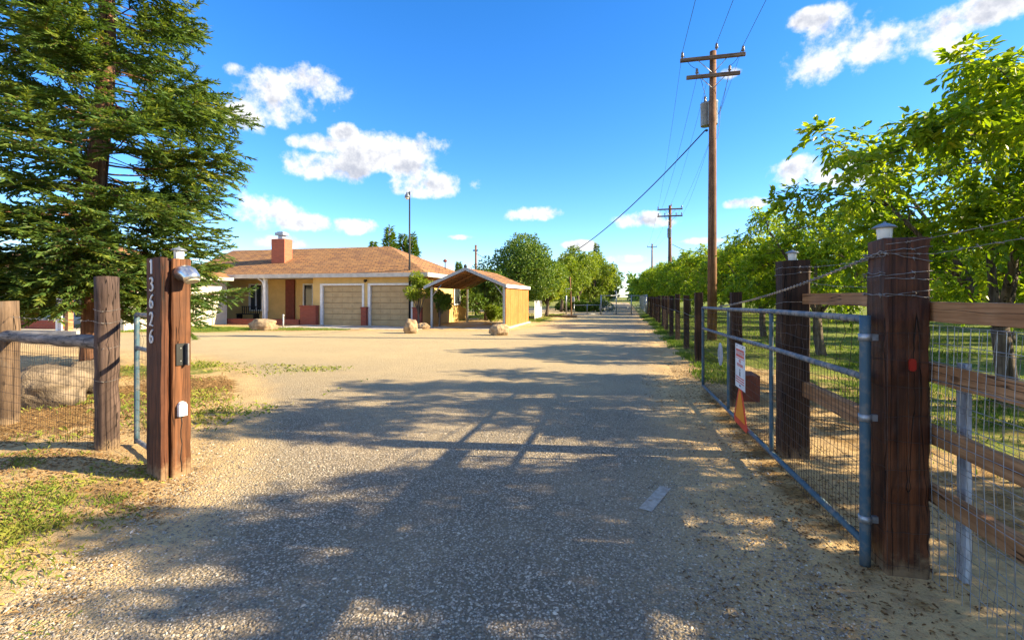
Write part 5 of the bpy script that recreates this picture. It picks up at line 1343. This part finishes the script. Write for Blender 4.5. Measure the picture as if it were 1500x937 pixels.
# left foreground
r = np.random.default_rng(21); cx_, cyy_ = [], []
for px_, y_, n_, s_ in ((45, 728, 30, .14), (85, 742, 14, .07), (20, 750, 30, .16), (50, 780, 22, .12), (0, 795, 26, .14), (165, 737, 10, .05), (30, 688, 26, .25), (60, 925, 12, .04), (-10, 840, 26, .15), (-90, 800, 90, .4)):
    p = G(px_, y_); cx_.append(p.x + r.normal(0, s_, n_)); cyy_.append(p.y + r.normal(0, s_, n_))
cx_ = np.concatenate(cx_); cyy_ = np.concatenate(cyy_)
x, y = tufts(cx_, cyy_, 3600, .055, 7)
grass('weed_grass', 'green weedy grass tufts in the left foreground', x, y, .042, .0017, .68 + .34 * snoise(x, y, 3, 5), 8, 1.0)
x, y = scatter(26000, -10.5, -4.6, 3.3, 9.5, 9, lambda x, y: cl(.1 + .9 * snoise(x, y, 1.3, 28)))
grass('dry_grass', 'dry yellow grass behind the left fence', x, y, .07, .0035, .78 + .12 * snoise(x, y, 2, 5), 10, 1.2)
x, y = scatter(50000, -25, -12.5, 15.8, 20.5, 11, lambda x, y: cl(.75 + .5 * snoise(x, y, .9, 38)) * (y > 16.6 + (x + 20.5) * .38 + .3) * (y < 22))
grass('lawn', 'thin lawn in front of the porch', x, y, .06, .009, .55 + .15 * snoise(x, y, 1.2, 5), 12, .8)
x, y = scatter(30000, -16, -4.6, 29, 44, 13, lambda x, y: cl(.4 + .8 * snoise(x, y, .9, 38)) * (x < -4.9))
grass('rough_grass', 'rough grass beyond the carport', x, y, .10, .013, .6 + .15 * snoise(x, y, 1.2, 5), 14, .8)
# leaf litter
def flakes(name, label, x, y, size, tone, seed, mat='litter', z0=None, thick=.0):
    r = np.random.default_rng(seed); n_ = len(x); z = (in_ground_z(x, y) if z0 is None else z0) + .004
    z = np.maximum(z, np.where(poly_sd(x, y, DRIVE) > 0, .008, -1)); b = np.stack([x, y, z], 1)
    a = r.uniform(0, 2 * PI, n_); ax = unit(np.stack([np.cos(a), np.sin(a), r.normal(0, .25, n_)], 1))
    V, F = leaf_quads(b, ax, unit(np.array([0, 0, 1.0]) + r.normal(0, .35, (n_, 3))), size * r.uniform(.5, 1.4, n_), size * r.uniform(.2, .5, n_), .4)
    return tag(np_mesh(name, V, F, M[mat], None, np.repeat(np.clip(tone + r.normal(0, .2, n_), 0, 1), 6)), label, 'leaf litter', kind='stuff')
x, y = scatter(60000, -11, -3.4, 1.0, 8.5, 31, lambda x, y: (poly_sd(x, y, DRIVE) < -.05) * cl(.15 + .7 * snoise(x, y, 1.7, 50) + .55 * np.exp(-((x + 8.3) / 3) ** 2 - ((y - 4.6) / 1.5) ** 2) + .7 * np.exp(-((x + 6.9) / 1.2) ** 2 - ((y - 6.4) / 1.3) ** 2)))
flakes('leaf_litter', 'dry leaves and twigs on the ground behind the left fence', x, y, .035, .5, 32)
x, y = scatter(22000, .35, 2.6, 1.2, 12, 33, lambda x, y: cl(.12 + .5 * snoise(x, y, 3, 51) + .6 * np.exp(-((x - 1.4) / .35) ** 2)))
flakes('leaf_litter', 'dry leaves under the long gate', x, y, .026, .4, 34)
x, y = scatter(3600, -4, 1.3, 1.5, 10, 35, lambda x, y: cl(.25 + .3 * snoise(x, y, 1.4, 52)))
flakes('leaf_litter', 'scattered dry bits on the chip seal drive', x, y, .014, .25, 36)
# loose chips near the camera
def chips(n_, seed):
    r = np.random.default_rng(seed)
    Zc = 1.9 + 5.2 * r.uniform(0, 1, n_) ** 1.6; u = r.uniform(-1.1, 1.0, n_) * Zc
    x = -SA * Zc + CA * u; y = CA * Zc + SA * u
    k = poly_sd(x, y, DRIVE) > -.35; x, y = x[k], y[k]; n_ = len(x)
    s_ = r.uniform(.0030, .0060, n_) * np.where(r.uniform(0, 1, n_) < .05, 1.8, .95); a = r.uniform(0, PI, n_); el_ = r.uniform(1, 2.1, n_); hgt = s_ * r.uniform(.5, .9, n_)
    z = np.full(n_, .005); ca, sa = np.cos(a), np.sin(a)
    def pt(u_, v_, h_): return np.stack([x + (u_ * ca * el_ - v_ * sa) * s_, y + (u_ * sa * el_ + v_ * ca) * s_, z + h_], 1)
    V = np.stack([pt(-1, -.5, 0), pt(.3, -1, 0), pt(1, .2, 0), pt(-.2, 1, 0), pt(-.5, -.2, hgt), pt(.5, -.4, hgt * .9), pt(.45, .3, hgt), pt(-.3, .5, hgt * .8)], 1).reshape(-1, 3)
    f = np.array([[4, 5, 6, 7], [0, 1, 5, 4], [1, 2, 6, 5], [2, 3, 7, 6], [3, 0, 4, 7]])
    F = (np.arange(n_)[:, None, None] * 8 + f[None]).reshape(-1, 4)
    tag(np_mesh('loose_chips', V, F, M['chipstone'], None, np.repeat(np.clip(r.normal(.45, .25, n_), 0, 1), 8)), 'loose stone chips on the surface of the drive', 'gravel', kind='stuff')
chips(60000, 40)
print('objects', len(bpy.data.objects))
x, y = scatter(40000, -6.0, -2.0, .9, 3.6, 61, lambda x, y: (poly_sd(x, y, DRIVE) < .25) * cl(.10 + .75 * snoise(x, y, 2.3, 63)))
flakes('straw_litter', 'dry straw and small twigs on the sandy left foreground', x, y, .030, .62, 62)
x, y = scatter(30000, -5.5, -2.8, .9, 3.6, 64, lambda x, y: (poly_sd(x, y, DRIVE) < -.1) * cl(.05 + .7 * snoise(x, y, 2.7, 65)))
grass('straw_grass', 'short dry straw coloured grass in the left foreground', x, y, .032, .0014, .92 + 0 * x, 66, 1.6)
